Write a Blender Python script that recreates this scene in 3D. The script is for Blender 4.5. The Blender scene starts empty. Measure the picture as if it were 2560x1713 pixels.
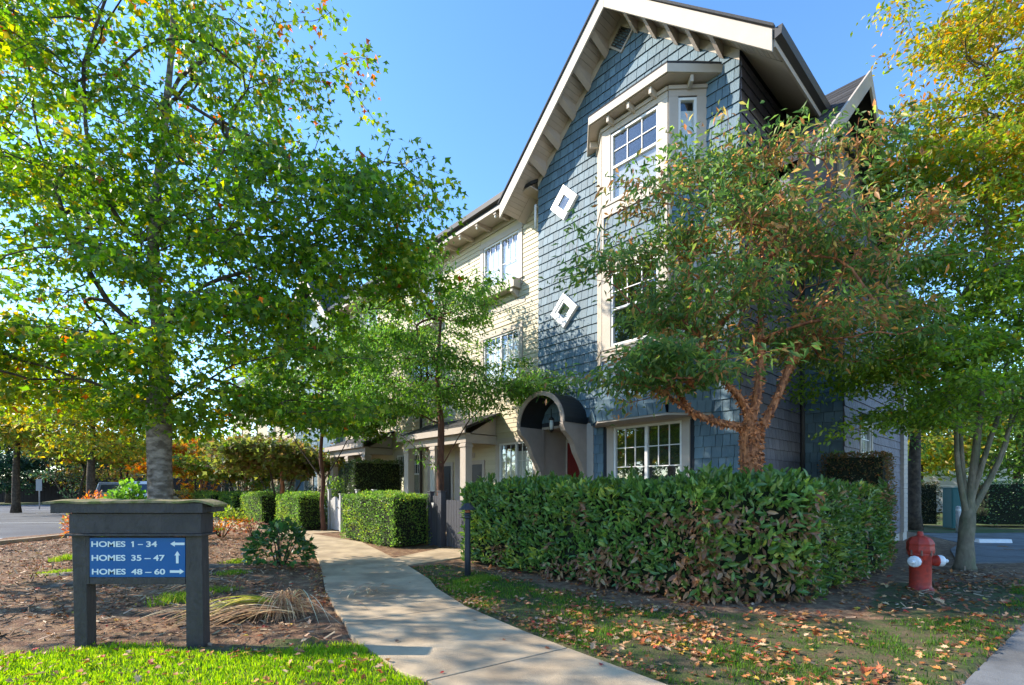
import bpy, math, random
import numpy as np
from mathutils import Vector, Matrix
R = math.radians
scn = bpy.context.scene
# ------------------------------------------------------------------ camera, light
F_PX, HOR, EYE = 1240.0, 1222.0, 1.5           # focal length and horizon in photo pixels, eye height
cd = bpy.data.cameras.new('camera'); cam = bpy.data.objects.new('camera', cd)
scn.collection.objects.link(cam); scn.camera = cam
cam.location = (0, 0, EYE); cam.rotation_euler = (R(90), 0, 0)
cd.sensor_width = 36; cd.lens = F_PX/2560*36; cd.shift_y = (HOR-856.5)/2560
cd.clip_start = 0.05; cd.clip_end = 2000
SUN_AZ, SUN_EL = R(-84), R(33)                  # azimuth from +Y towards +X
w = bpy.data.worlds.new('World'); scn.world = w; w.use_nodes = True
wn = w.node_tree.nodes; wl = w.node_tree.links; wn.clear()
sky = wn.new('ShaderNodeTexSky'); sky.sky_type = 'NISHITA'; sky.sun_disc = False
sky.sun_elevation = SUN_EL; sky.sun_rotation = SUN_AZ; sky.altitude = 900; sky.air_density = 1.0
sky.dust_density = 0.25; sky.ozone_density = 2.2
bg = wn.new('ShaderNodeBackground'); bg.inputs[1].default_value = 0.14
wo = wn.new('ShaderNodeOutputWorld'); hsv = wn.new('ShaderNodeHueSaturation'); hsv.inputs['Saturation'].default_value = 1.17; wl.new(sky.outputs[0], hsv.inputs['Color']); wl.new(hsv.outputs[0], bg.inputs[0]); wl.new(bg.outputs[0], wo.inputs[0])
sd = bpy.data.lights.new('sun', 'SUN'); sd.energy = 3.05; sd.angle = R(0.5); sd.color = (1, .89, .73)
sun = bpy.data.objects.new('sun', sd); scn.collection.objects.link(sun)
tosun = Vector((math.sin(SUN_AZ)*math.cos(SUN_EL), math.cos(SUN_AZ)*math.cos(SUN_EL), math.sin(SUN_EL)))
sun.rotation_euler = tosun.to_track_quat('Z', 'Y').to_euler(); sun.location = tosun*40
scn.view_settings.view_transform = 'Standard'; scn.view_settings.look = 'None'
scn.view_settings.gamma = 1; scn.view_settings.exposure = 1.72; scn.view_settings.use_curve_mapping = False
C = scn.collection
rng = np.random.default_rng(7); random.seed(7)
# ------------------------------------------------------------------ helpers
def tag(o, label=None, cat=None, group=None, kind=None):
    if label: o['label'] = label
    if cat: o['category'] = cat
    if group: o['group'] = group
    if kind: o['kind'] = kind
    return o
def thing(name, label, cat, loc=(0, 0, 0), rz=0, group=None):
    o = bpy.data.objects.new(name, None); C.objects.link(o); o.location = loc; o.rotation_euler = (0, 0, rz)
    o.empty_display_size = .2
    return tag(o, label, cat, group)
def obj(name, me, mats=None, parent=None, kind=None, label=None):
    o = bpy.data.objects.new(name, me); C.objects.link(o)
    if mats is not None and len(me.materials) == 0:
        for m in (mats if isinstance(mats, (list, tuple)) else [mats]): me.materials.append(m)
    if parent: o.parent = parent
    if kind: o['kind'] = kind
    if label: o['label'] = label
    return o
class MB:
    """collects shapes and makes one mesh of them"""
    def __init__(s): s.v = []; s.f = []; s.m = []; s.sm = []
    def add(s, vs, fs, mi=0, smooth=False):
        n = len(s.v); s.v += [tuple(v) for v in vs]
        for f in fs: s.f.append(tuple(i+n for i in f)); s.m.append(mi); s.sm.append(smooth)
    def box(s, a, b, mi=0, M=None):
        x0, y0, z0 = a; x1, y1, z1 = b
        vs = [(x0,y0,z0),(x1,y0,z0),(x1,y1,z0),(x0,y1,z0),(x0,y0,z1),(x1,y0,z1),(x1,y1,z1),(x0,y1,z1)]
        if M is not None: vs = [M@Vector(v) for v in vs]
        s.add(vs, [(0,3,2,1),(4,5,6,7),(0,1,5,4),(1,2,6,5),(2,3,7,6),(3,0,4,7)], mi); return s
    def prism(s, poly, h0, h1, axis='z', mi=0, M=None):
        n = len(poly)
        def P(p, h): return {'z': (p[0], p[1], h), 'y': (p[0], h, p[1]), 'x': (h, p[0], p[1])}[axis]
        vs = [P(p, h0) for p in poly]+[P(p, h1) for p in poly]
        if M is not None: vs = [M@Vector(v) for v in vs]
        fs = [tuple(range(n))[::-1], tuple(range(n, 2*n))]+[(i, (i+1) % n, n+(i+1) % n, n+i) for i in range(n)]
        s.add(vs, fs, mi); return s
    def tube(s, pts, rad, n=8, mi=0, cap=True, jit=0):
        pts = [Vector(p) for p in pts]; k = len(pts)
        if not hasattr(rad, '__len__'): rad = [rad]*k
        vs = []; ref = Vector((.31, .17, .93)) if abs((pts[-1]-pts[0]).normalized().z) < .8 else Vector((1, .13, 0))
        for i, p in enumerate(pts):
            d = (pts[min(i+1, k-1)]-pts[max(i-1, 0)]).normalized()
            a = d.cross(ref).normalized(); b = d.cross(a)
            for j in range(n):
                t = 2*math.pi*j/n; r = rad[i]*(1+random.uniform(-jit, jit))
                vs.append(p+(a*math.cos(t)+b*math.sin(t))*r)
        fs = [(i*n+j, i*n+(j+1) % n, (i+1)*n+(j+1) % n, (i+1)*n+j) for i in range(k-1) for j in range(n)]
        if cap: fs += [tuple(range(n))[::-1], tuple(range((k-1)*n, k*n))]
        s.add(vs, fs, mi, True); return s
    def lathe(s, prof, n=16, mi=0, c=(0, 0), smooth=True):
        vs = [(c[0]+r*math.cos(2*math.pi*j/n), c[1]+r*math.sin(2*math.pi*j/n), z) for r, z in prof for j in range(n)]
        k = len(prof)
        fs = [(i*n+j, i*n+(j+1) % n, (i+1)*n+(j+1) % n, (i+1)*n+j) for i in range(k-1) for j in range(n)]
        fs += [tuple(range(n))[::-1], tuple(range((k-1)*n, k*n))]
        s.add(vs, fs, mi, smooth); return s
    def mesh(s, name):
        me = bpy.data.meshes.new(name); me.from_pydata(s.v, [], s.f)
        me.polygons.foreach_set('material_index', s.m); me.polygons.foreach_set('use_smooth', s.sm)
        me.update(); return me
    def build(s, name, mats, parent=None, **k):
        me = s.mesh(name); bv = k.pop('bevel', 0)
        o = obj(name, me, mats, parent, **k)
        if bv:
            b = o.modifiers.new('bevel', 'BEVEL'); b.width = bv; b.segments = 2; b.limit_method = 'ANGLE'
        return o
def np_mesh(name, V, Fc, col=None, smooth=False):
    """V (N,3), Fc (M,k) one face size; col (M,4) per face colour"""
    me = bpy.data.meshes.new(name); M, k = Fc.shape
    me.vertices.add(len(V)); me.vertices.foreach_set('co', V.astype(np.float32).ravel())
    me.loops.add(M*k); me.loops.foreach_set('vertex_index', Fc.astype(np.int32).ravel())
    me.polygons.add(M); me.polygons.foreach_set('loop_start', np.arange(0, M*k, k, dtype=np.int32))
    if smooth: me.polygons.foreach_set('use_smooth', np.ones(M, bool))
    me.update(calc_edges=True)
    if col is not None:
        a = me.attributes.new('tint', 'FLOAT_COLOR', 'FACE'); a.data.foreach_set('color', col.astype(np.float32).ravel())
    return me
def vnoise(x, y, s, seed=0):
    r = np.random.default_rng(seed); g = r.random((64, 64)); x = np.asarray(x)/s; y = np.asarray(y)/s
    xi = np.floor(x).astype(int); yi = np.floor(y).astype(int); fx = x-xi; fy = y-yi
    fx = fx*fx*(3-2*fx); fy = fy*fy*(3-2*fy)
    a = g[xi % 64, yi % 64]; b = g[(xi+1) % 64, yi % 64]; c = g[xi % 64, (yi+1) % 64]; d = g[(xi+1) % 64, (yi+1) % 64]
    return (a*(1-fx)+b*fx)*(1-fy)+(c*(1-fx)+d*fx)*fy
def fnoise(x, y, s, seed=0): return (vnoise(x, y, s, seed)+.5*vnoise(x, y, s/2.1, seed+1)+.25*vnoise(x, y, s/4.3, seed+2))/1.75
def inpoly(x, y, P):
    x = np.asarray(x); y = np.asarray(y); r = np.zeros(x.shape, bool); n = len(P)
    for i in range(n):
        x0, y0 = P[i]; x1, y1 = P[(i+1) % n]
        if y0 == y1: continue
        c = ((y0 > y) != (y1 > y)) & (x < (x1-x0)*(y-y0)/(y1-y0)+x0); r ^= c
    return r
# house frame: local x runs along the facade to the right, y into the house, origin at the near front corner
HA = R(-47.6); HO = Vector((4.14, 9.0, 0))
ex = Vector((math.cos(HA), math.sin(HA), 0)); ey = Vector((-math.sin(HA), math.cos(HA), 0))
def W(t, p, z=0): return HO - ex*t - ey*p + Vector((0, 0, z))     # t metres left along the facade, p metres out of it
def G(u, v):                                                         # ground point under a photo pixel
    y = F_PX*EYE/(v-HOR); return ((u-1280)/F_PX*y, y)
# ------------------------------------------------------------------ materials
def mat(name, col=(.5, .5, .5), rough=.7, var=0, nscale=8, bump=0, bscale=40, metal=0, spec=.3, isl=0, col2=None, mixscale=3, stretch=None, coat=0):
    m = bpy.data.materials.new(name); m.use_nodes = True; nt = m.node_tree; N = nt.nodes; L = nt.links
    b = N['Principled BSDF']; b.inputs['Roughness'].default_value = rough; b.inputs['Metallic'].default_value = metal
    b.inputs['Specular IOR Level'].default_value = spec; b.inputs['Coat Weight'].default_value = coat
    tc = N.new('ShaderNodeTexCoord'); src = tc.outputs['Object']
    if stretch:
        mp = N.new('ShaderNodeMapping'); mp.inputs['Scale'].default_value = stretch; L.new(src, mp.inputs[0]); src = mp.outputs[0]
    c = N.new('ShaderNodeRGB'); c.outputs[0].default_value = (*col, 1); out = c.outputs[0]
    if col2:
        n = N.new('ShaderNodeTexNoise'); n.inputs['Scale'].default_value = mixscale; n.inputs['Detail'].default_value = 6; L.new(src, n.inputs[0])
        cr = N.new('ShaderNodeValToRGB'); cr.color_ramp.elements[0].position = .42; cr.color_ramp.elements[1].position = .6; L.new(n.outputs[0], cr.inputs[0])
        mx = N.new('ShaderNodeMixRGB'); L.new(cr.outputs[0], mx.inputs[0]); L.new(out, mx.inputs[1]); mx.inputs[2].default_value = (*col2, 1); out = mx.outputs[0]
    if var:
        n = N.new('ShaderNodeTexNoise'); n.inputs['Scale'].default_value = nscale; n.inputs['Detail'].default_value = 8; n.inputs['Roughness'].default_value = .65; L.new(src, n.inputs[0])
        mr = N.new('ShaderNodeMapRange'); mr.inputs[1].default_value = .25; mr.inputs[2].default_value = .75
        mr.inputs[3].default_value = 1-var; mr.inputs[4].default_value = 1+var; L.new(n.outputs[0], mr.inputs[0])
        hs = N.new('ShaderNodeHueSaturation'); L.new(mr.outputs[0], hs.inputs['Value']); L.new(out, hs.inputs['Color']); out = hs.outputs[0]
    if isl:
        g = N.new('ShaderNodeNewGeometry'); oi = N.new('ShaderNodeObjectInfo')
        ad = N.new('ShaderNodeMath'); ad.operation = 'ADD'; L.new(g.outputs['Random Per Island'], ad.inputs[0]); L.new(oi.outputs['Random'], ad.inputs[1])
        fr = N.new('ShaderNodeMath'); fr.operation = 'FRACT'; L.new(ad.outputs[0], fr.inputs[0])
        mr = N.new('ShaderNodeMapRange'); mr.inputs[3].default_value = 1-isl; mr.inputs[4].default_value = 1+isl; L.new(fr.outputs[0], mr.inputs[0])
        hs = N.new('ShaderNodeHueSaturation'); L.new(mr.outputs[0], hs.inputs['Value']); L.new(out, hs.inputs['Color']); out = hs.outputs[0]
    L.new(out, b.inputs['Base Color'])
    if bump:
        n = N.new('ShaderNodeTexNoise'); n.inputs['Scale'].default_value = bscale; n.inputs['Detail'].default_value = 6; L.new(src, n.inputs[0])
        bp = N.new('ShaderNodeBump'); bp.inputs['Strength'].default_value = bump; bp.inputs['Distance'].default_value = .02; L.new(n.outputs[0], bp.inputs['Height']); L.new(bp.outputs[0], b.inputs['Normal'])
    return m
def leafmat(name, trans=.45, rough=.45, tb=1.6, spec=.4):
    m = bpy.data.materials.new(name); m.use_nodes = True; nt = m.node_tree; N = nt.nodes; L = nt.links
    b = N['Principled BSDF']; b.inputs['Roughness'].default_value = rough; b.inputs['Specular IOR Level'].default_value = spec
    a = N.new('ShaderNodeAttribute'); a.attribute_name = 'tint'; a.attribute_type = 'GEOMETRY'
    n = N.new('ShaderNodeTexNoise'); n.inputs['Scale'].default_value = 60; tc = N.new('ShaderNodeTexCoord'); L.new(tc.outputs['Object'], n.inputs[0])
    mr = N.new('ShaderNodeMapRange'); mr.inputs[3].default_value = .75; mr.inputs[4].default_value = 1.25; L.new(n.outputs[0], mr.inputs[0])
    hs = N.new('ShaderNodeHueSaturation'); L.new(a.outputs['Color'], hs.inputs['Color']); L.new(mr.outputs[0], hs.inputs['Value'])
    L.new(hs.outputs[0], b.inputs['Base Color'])
    t = N.new('ShaderNodeBsdfTranslucent'); h2 = N.new('ShaderNodeHueSaturation'); h2.inputs['Value'].default_value = tb; h2.inputs['Saturation'].default_value = 1.1
    L.new(hs.outputs[0], h2.inputs['Color']); L.new(h2.outputs[0], t.inputs[0])
    mx = N.new('ShaderNodeMixShader'); mx.inputs[0].default_value = trans; L.new(b.outputs[0], mx.inputs[1]); L.new(t.outputs[0], mx.inputs[2])
    L.new(mx.outputs[0], N['Material Output'].inputs[0]); return m
def glassmat(name, tint=(.95, .97, .97), refl=1.0):
    m = bpy.data.materials.new(name); m.use_nodes = True; N = m.node_tree.nodes; L = m.node_tree.links; N.remove(N['Principled BSDF'])
    tr = N.new('ShaderNodeBsdfTransparent'); tr.inputs[0].default_value = (*tint, 1)
    gl = N.new('ShaderNodeBsdfGlossy'); gl.inputs['Roughness'].default_value = .015
    lw = N.new('ShaderNodeLayerWeight'); lw.inputs[0].default_value = .5
    pw = N.new('ShaderNodeMath'); pw.operation = 'POWER'; L.new(lw.outputs['Facing'], pw.inputs[0]); pw.inputs[1].default_value = 4.0
    fr = N.new('ShaderNodeMapRange'); L.new(pw.outputs[0], fr.inputs[0]); fr.inputs[3].default_value = .12; fr.inputs[4].default_value = 1.0
    nz = N.new('ShaderNodeTexNoise'); nz.inputs['Scale'].default_value = 1.3; tc = N.new('ShaderNodeTexCoord'); L.new(tc.outputs['Object'], nz.inputs[0])
    bp = N.new('ShaderNodeBump'); bp.inputs['Strength'].default_value = .03; bp.inputs['Distance'].default_value = .1; L.new(nz.outputs[0], bp.inputs['Height']); L.new(bp.outputs[0], gl.inputs['Normal'])
    mx = N.new('ShaderNodeMixShader'); L.new(fr.outputs[0], mx.inputs[0]); L.new(tr.outputs[0], mx.inputs[1]); L.new(gl.outputs[0], mx.inputs[2])
    L.new(mx.outputs[0], N['Material Output'].inputs[0]); return m
M = {}
M['blue'] = mat('blue shingle paint', (.098, .158, .203), .6, .20, 5, .35, 60, isl=.17, stretch=(1, 1, .25))
M['side_shade'] = mat('shade toned blue shingle paint', (.14, .132, .16), .65, .16, 5, .35, 60, isl=.13, stretch=(1, 1, .25))  # blue paint again, with the side walls' shade put into the colour
M['cream'] = mat('cream siding paint', (.50, .44, .31), .6, .08, 3, .15, 60, isl=.04, stretch=(.3, .3, 1))
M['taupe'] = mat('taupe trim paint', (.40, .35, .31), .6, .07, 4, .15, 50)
M['shadetaupe'] = mat('shade darkened taupe canopy paint', (.30, .255, .225), .65, .12, 4, .15, 50)  # taupe trim darkened: the entry canopy's shade is put into the colour
M['pale'] = mat('pale trim paint', (.43, .375, .315), .55, .06, 4, .12, 50)
M['soffit'] = mat('soffit board paint', (.46, .38, .32), .65, .07, 4, .15, 50, isl=.05)
M['white'] = mat('white vinyl', (.66, .66, .66), .35, .03, 6)
M['glass'] = glassmat('window glass')
M['dark'] = mat('dim interior', (.07, .075, .08), .9, .2, 3)
M['blind'] = mat('fabric blind', (.45, .43, .40), .8, .06, 9)
M['blindw'] = mat('white blind', (.72, .71, .68), .7, .05, 9)
M['asphaltroof'] = mat('asphalt roof shingle', (.045, .045, .048), .9, .25, 40, .5, 90, isl=.25)
M['gutter'] = mat('dark metal gutter', (.05, .048, .05), .45, .1, 6)
M['concrete'] = mat('broom finished concrete', (.48, .375, .25), .85, .24, 2.2, .5, 130, col2=(.35, .27, .18), mixscale=1.6)
M['found'] = mat('foundation concrete', (.45, .41, .36), .9, .12, 3, .3, 70)
M['soil'] = mat('bark mulch soil', (.155, .082, .048), .95, .6, 26, 1.0, 55, col2=(.26, .165, .095), mixscale=7)
M['lawnbase'] = mat('lawn soil', (.065, .085, .022), .95, .5, 30, .8, 60, col2=(.11, .085, .045), mixscale=5)
M['grassfar'] = mat('distant grass', (.06, .10, .025), .9, .4, 4, .3, 30, col2=(.10, .085, .04), mixscale=.8)
M['road'] = mat('asphalt', (.115, .12, .13), .85, .18, 12, .4, 160, col2=(.085, .088, .098), mixscale=.4)
M['pave'] = mat('pavement', (.17, .175, .18), .88, .18, 9, .4, 140, col2=(.12, .12, .12), mixscale=1.2)
M['sign'] = mat('dark stained timber', (.052, .042, .040), .7, .4, 9, .8, 30, stretch=(1, 6, .6), spec=.4)
M['signblue'] = mat('blue sign face', (.006, .095, .29), .35, .05, 5)
M['letter'] = mat('white sign vinyl', (.72, .74, .74), .4, .04, 10)
M['moss'] = mat('mossy shake', (.24, .19, .11), .95, .4, 14, .7, 50, col2=(.14, .15, .045), mixscale=9)
M['bollard'] = mat('dark bollard paint', (.035, .037, .045), .45, .15, 12, .1, 60)
M['amber'] = mat('amber lens', (.35, .12, .06), .2, .1, 20)
M['red'] = mat('hydrant red paint', (.46, .045, .026), .55, .22, 12, .2, 50, spec=.4, col2=(.30, .035, .024), mixscale=14)
M['hwhite'] = mat('hydrant white paint', (.75, .76, .78), .4, .08, 15, .1, 60)
M['hsteel'] = mat('weathered bolt', (.2, .12, .1), .5, .2, 20, metal=.5)
M['door'] = mat('dark red door paint', (.16, .018, .015), .4, .06, 5)
M['ddark'] = mat('dark door paint', (.035, .035, .04), .4, .06, 5)
M['canopy'] = mat('dark canopy sheet', (.018, .020, .022), .5, .2, 6, .1, 40)
M['lantern'] = mat('lantern metal', (.05, .05, .05), .4, .1, 10, metal=.6)
M['frost'] = mat('frosted lamp glass', (.6, .6, .56), .25, .03, 10)
M['bark'] = mat('grey maple bark', (.26, .215, .18), .95, .5, 9, 1.0, 22, col2=(.12, .095, .075), mixscale=7, stretch=(.8, .8, 1.6))
M['barkdark'] = mat('dark branch bark', (.055, .043, .035), .95, .3, 12, .6, 40, col2=(.10, .08, .06), mixscale=8)
M['paperbark'] = mat('peeling paperbark', (.42, .17, .075), .75, .5, 16, 1.0, 26, col2=(.15, .055, .03), mixscale=11, stretch=(1.6, 1.6, .3))
M['redbark'] = mat('dark red brown bark', (.13, .06, .04), .85, .4, 12, .8, 30, col2=(.07, .035, .025), mixscale=8, stretch=(1, 1, .4))
M['flake'] = mat('curling bark flake', (.44, .17, .07), .65, .3, 10, isl=.6)
M['beech'] = mat('smooth pale bark', (.19, .16, .115), .9, .45, 9, .8, 30, col2=(.12, .12, .075), mixscale=5, stretch=(1, 1, .5))
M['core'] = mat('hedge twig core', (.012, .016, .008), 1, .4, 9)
M['leaf'] = leafmat('leaf', .5, .42, 2.5)
M['waxy'] = leafmat('waxy leaf', .28, .33, 2.0, .5)
M['litter'] = leafmat('fallen leaf', .15, .6, 1.2, .3)
M['blade'] = leafmat('grass blade', .5, .5, 2.2, .3)
M['straw'] = leafmat('dead stem', .1, .6, 1.2, .3)
M['picket'] = mat('grey white picket paint', (.42, .42, .43), .7, .12, 8, .2, 50)
M['fence'] = mat('dark blue grey fence stain', (.055, .058, .072), .75, .2, 8, .3, 50, stretch=(3, 3, .5))
M['brownfence'] = mat('dark brown boards', (.028, .022, .020), .9, .2, 6)
M['carwhite'] = mat('white car paint', (.75, .77, .80), .25, .02, 3, coat=.6)
M['cargrey'] = mat('grey car paint', (.22, .25, .32), .25, .02, 3, coat=.6)
M['carglass'] = mat('car glass', (.03, .04, .06), .08, .05, 3, spec=.9)
M['tyre'] = mat('tyre rubber', (.02, .02, .02), .8)
M['rim'] = mat('alloy rim', (.4, .4, .42), .3, metal=.8)
M['lampred'] = mat('tail lamp', (.4, .02, .02), .2)
M['teal'] = mat('teal cabinet paint', (.012, .10, .105), .5, .1, 5)
M['bgwall'] = mat('pale render wall', (.70, .68, .66), .7, .05, 2)
M['signgrey'] = mat('sign back', (.3, .31, .33), .5, .05, 5)
M['paint'] = mat('road paint', (.6, .6, .58), .7, .15, 8)
M['bulb'] = mat('white bulb', (.85, .84, .8), .3)
# ------------------------------------------------------------------ ground
gb = MB()
gb.add([(-300, -60, -.06), (300, -60, -.06), (300, 500, -.06), (-300, 500, -.06)], [(0, 1, 2, 3)])
tag(gb.build('ground', M['grassfar']), kind='structure')
def xy(P): return [G(u*1.0926, v*1.0926) for u, v in P]             # from full-view pixels
PL = xy([(940,1568),(850,1500),(800,1460),(765,1400),(745,1350),(735,1300)])
PR = xy([(1500,1565),(1300,1492),(1200,1450),(1100,1410),(1000,1350),(935,1300)])
# walk slabs: pairs (left polyline, right polyline) from joint to joint
def lerp(a, b, k): return (a[0]+(b[0]-a[0])*k, a[1]+(b[1]-a[1])*k)
def yv(v): return F_PX*EYE/(v-HOR)
j1 = (G(1066, 1713), G(1420, 1628)); j2 = (G(862, 1564), G(1164.6, 1521.5)); j3 = (G(812.6, 1481.6), G(1075, 1453))
j4 = (G(803, 1424), G(1010, 1411)); j5 = (G(786, 1382), G(960, 1385)); j6 = (G(778, 1352), G(905, 1358))
slabs = [([(1.7, .2), (.9, 1.5)], [(3.1, 1.2), (2.6, 1.9)]), ([(.9, 1.5), (.1, 2.75), j1[0]], [(2.6, 1.9), (1.75, 2.95), G(1639, 1710), j1[1]]),
         ([j1[0], G(1000, 1690), PL[1], PL[2], j2[0]], [j1[1], PR[2], j2[1]]), ([j2[0], PL[3], j3[0]], [j2[1], PR[4], j3[1]]),
         ([j3[0], j4[0]], [j3[1], j4[1]]), ([j4[0], j5[0]], [j4[1], j5[1]]), ([j5[0], j6[0]], [j5[1], j6[1]])]
WALK = []
walk = tag(thing('path', None, None), kind='structure')
def slab(P, top=.034, inset=.011, parent=walk):
    cx = sum(p[0] for p in P)/len(P); cy = sum(p[1] for p in P)/len(P)
    Q = [(x+(cx-x)*inset/max(.1, math.hypot(cx-x, cy-y)), y+(cy-y)*inset/max(.1, math.hypot(cx-x, cy-y))) for x, y in P]
    MB().prism(Q, -.05, top).build('slab', M['concrete'], parent, bevel=.006)
def area(P): return sum(P[i][0]*P[(i+1) % len(P)][1]-P[(i+1) % len(P)][0]*P[i][1] for i in range(len(P)))/2
def ccw(P): return P if area(P) > 0 else P[::-1]
for l, r in slabs:
    P = ccw(list(l)+list(r)[::-1]); WALK.append(P); slab(P)
# the walk goes on along the hedges
def tp(t, p): v = W(t, p); return (v.x, v.y)
P = ccw([j6[0], j6[1], tp(12.6, 3.0), tp(12.6, 2.0), tp(13.8, 2.0), tp(13.8, 3.1), tp(13.9, 4.3)]); WALK.append(P); slab(P)
tt = 13.9
while tt < 60:
    P = ccw([tp(tt, 3.1), tp(tt, 4.25), tp(tt+1.6, 4.25), tp(tt+1.6, 3.1)]); WALK.append(P); slab(P); tt += 1.6
# side walk to the dark gate
sa = [G(986, 1392), G(1018, 1417), tp(4.9, 2.95), tp(4.7, 1.0), tp(6.3, 1.0), tp(6.6, 2.3)]
P = ccw([G(975, 1400), G(1018, 1417), tp(4.75, 2.9), tp(4.75, .6), tp(5.9, .6), tp(6.4, 2.2)]); WALK.append(P); slab(P, .030)
# fine bed and lawn surface round the walk
LAWN_L = [(-12, .5), (-12, 4.0), (-5.0, 4.45), G(180, 1630), G(520, 1620), G(870, 1600), PL[1], PL[0], (-.6, 3.6), (.1, 2.7), (.9, 1.5), (1.6, .5)]
LAWN_R = [PR[5], tp(4.2, 3.6), tp(2, 3.5), tp(-.3, 3.9), (4.6, 5.6), G(2170, 1540), G(2200, 1460), (7.8, 7.9), (10.5, 9.1), (14, 9.4), (14, 6.5), (8.2, 7.4), (5.73, 5.55), (3.43, 3.79), (2.1, 2.7), (1.75, 2.95), PR[0], PR[1], PR[2], PR[3], PR[4]]
PAVE = [(2.9, 1.0), (2.1, 2.72), (3.43, 3.79), (5.73, 5.55), (8.2, 7.4), (14, 9.0), (40, 14), (40, -20), (3, -20)]
gx, gy, st = -15.2, .2, .07
nx, ny = int(29/st), int(20/st)
X, Y = np.meshgrid(gx+np.arange(nx)*st, gy+np.arange(ny)*st, indexing='ij')
Z = .012+.05*(fnoise(X+50, Y+50, 1.3, 3)-.45)+.03*(fnoise(X+50, Y+50, .22, 9)-.5)
bedm = inpoly(X, Y, [(-12.5, 4.8), (-1.9, 4.8), (-3.2, 7.3), (-4.2, 9.4), (-9, 15), (-12.5, 15)])
Z += np.where(bedm, .10*np.clip(fnoise(X+20, Y+40, .9, 21)-.42, 0, 1), 0)
for P in WALK:
    cx = sum(p[0] for p in P)/len(P); cy = sum(p[1] for p in P)/len(P)
    Z = np.where(inpoly(X, Y, P), -.03, Z)
Z = np.where(inpoly(X, Y, PAVE), -.045, Z)
V = np.stack([X.ravel(), Y.ravel(), Z.ravel()], 1)
I, J = np.meshgrid(np.arange(nx-1), np.arange(ny-1), indexing='ij'); q = (I*ny+J).ravel()
Fq = np.stack([q, q+ny, q+ny+1, q+1], 1)
cx = V[Fq].mean(1); isl_ = inpoly(cx[:, 0], cx[:, 1], LAWN_L) | inpoly(cx[:, 0], cx[:, 1], LAWN_R)
def sub(mask):
    f = Fq[mask]; u, inv = np.unique(f, return_inverse=True); return V[u], inv.reshape(f.shape)
for nm, mk, mt in (('mulch_bed', ~isl_, 'soil'), ('lawn', isl_, 'lawnbase')):
    v, f = sub(mk); tag(obj(nm, np_mesh(nm, v, f, smooth=True), M[mt]), kind='structure')
def gz(x, y):
    i = np.clip(((np.asarray(x)-gx)/st).astype(int), 0, nx-1); j = np.clip(((np.asarray(y)-gy)/st).astype(int), 0, ny-1); return Z[i, j]
# roads
rd = MB(); rd.prism(ccw([(-60, 10), (-14.0, 10), (-13.8, 14), (-13.9, 18), (-15.5, 24), (-24, 62), (-75, 62)]), -.055, -.02)
tag(rd.build('road', M['road']), kind='structure')
rd = MB(); rd.prism(ccw(PAVE), -.055, -.004); tag(rd.build('pavement', M['pave']), kind='structure')
rd = MB(); rd.prism(ccw([(8.9, 9.9), (40, 10.6), (40, 17), (13.4, 16.4), (12.2, 13.5), (10.6, 12.0)]), -.055, .032)
tag(rd.build('driveway', M['pave']), kind='structure')
kb = MB(); pts = [(-14.0, 4), (-14.0, 10), (-13.75, 14), (-13.85, 18), (-15.4, 24), (-20, 42)]
for a, b in zip(pts, pts[1:]):
    d = Vector((b[0]-a[0], b[1]-a[1], 0)).normalized(); n = Vector((-d.y, d.x, 0))*.075
    P = [(a[0]+n.x, a[1]+n.y), (a[0]-n.x, a[1]-n.y), (b[0]-n.x, b[1]-n.y), (b[0]+n.x, b[1]+n.y)]
    kb.prism(ccw(P), -.05, .10)
tag(kb.build('kerb', M['concrete']), kind='structure')
for x0, y0, l, a in ((-17.5, 15, 3.4, 3), (-22, 22, 4, 8), (-24, 31, 5, 10), (-30, 36, 5, 4)):
    mk = MB(); mk.box((-l, -.06, 0), (l, .06, .003), 0, Matrix.Translation((x0, y0, -.016))@Matrix.Rotation(R(a), 4, 'Z'))
    tag(mk.build('parking_line', M['paint']), kind='structure')
# ------------------------------------------------------------------ leaves
def star(n=5):
    pts = [(0, 0)]
    for a, r in ((-105, .38), (-80, .24), (-62, .62), (-40, .34), (-22, .60), (-12, .42), (0, 1.0), (12, .42), (22, .60), (40, .34), (62, .62), (80, .24), (105, .38)):
        pts.append((r*.62*math.sin(R(a)), .28+r*.62*math.cos(R(a))))
    v = [(0, .28, -.03)]+[(x, y, .10*abs(x)*2+.05*math.sin(y*7)) for x, y in pts]
    f = [(0, i, i+1) for i in range(1, len(v)-1)]+[(0, len(v)-1, 1)]
    return np.array(v, float), np.array(f)
T_MAPLE = (np.array([(0,0,0),(-.5,.45,.1),(-.17,.5,.02),(0,1,-.12),(.17,.5,.02),(.5,.45,.1)], float), np.array([(0,4,2),(2,4,3),(0,2,1),(0,5,4)]))
T_OVATE = (np.array([(0,0,0),(-.24,.42,.07),(0,1,-.08),(.24,.42,.07)], float), np.array([(0,2,1),(0,3,2)]))
T_LAUREL = (np.array([(0,0,0),(-.17,.3,.07),(-.15,.68,.05),(0,1,-.08),(.15,.68,.05),(.17,.3,.07),(0,.5,-.005)], float), np.array([(0,6,1),(1,6,2),(2,6,3),(3,6,4),(4,6,5),(5,6,0)]))
T_NARROW = (np.array([(0,0,0),(-.15,.45,.05),(0,1,-.1),(.15,.45,.05)], float), np.array([(0,2,1),(0,3,2)]))
T_STAR = star()
T_OVN = (np.array([(0,0,0),(-.17,.42,.07),(0,1,-.12),(.17,.42,.07)], float), np.array([(0,2,1),(0,3,2)]))
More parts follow.
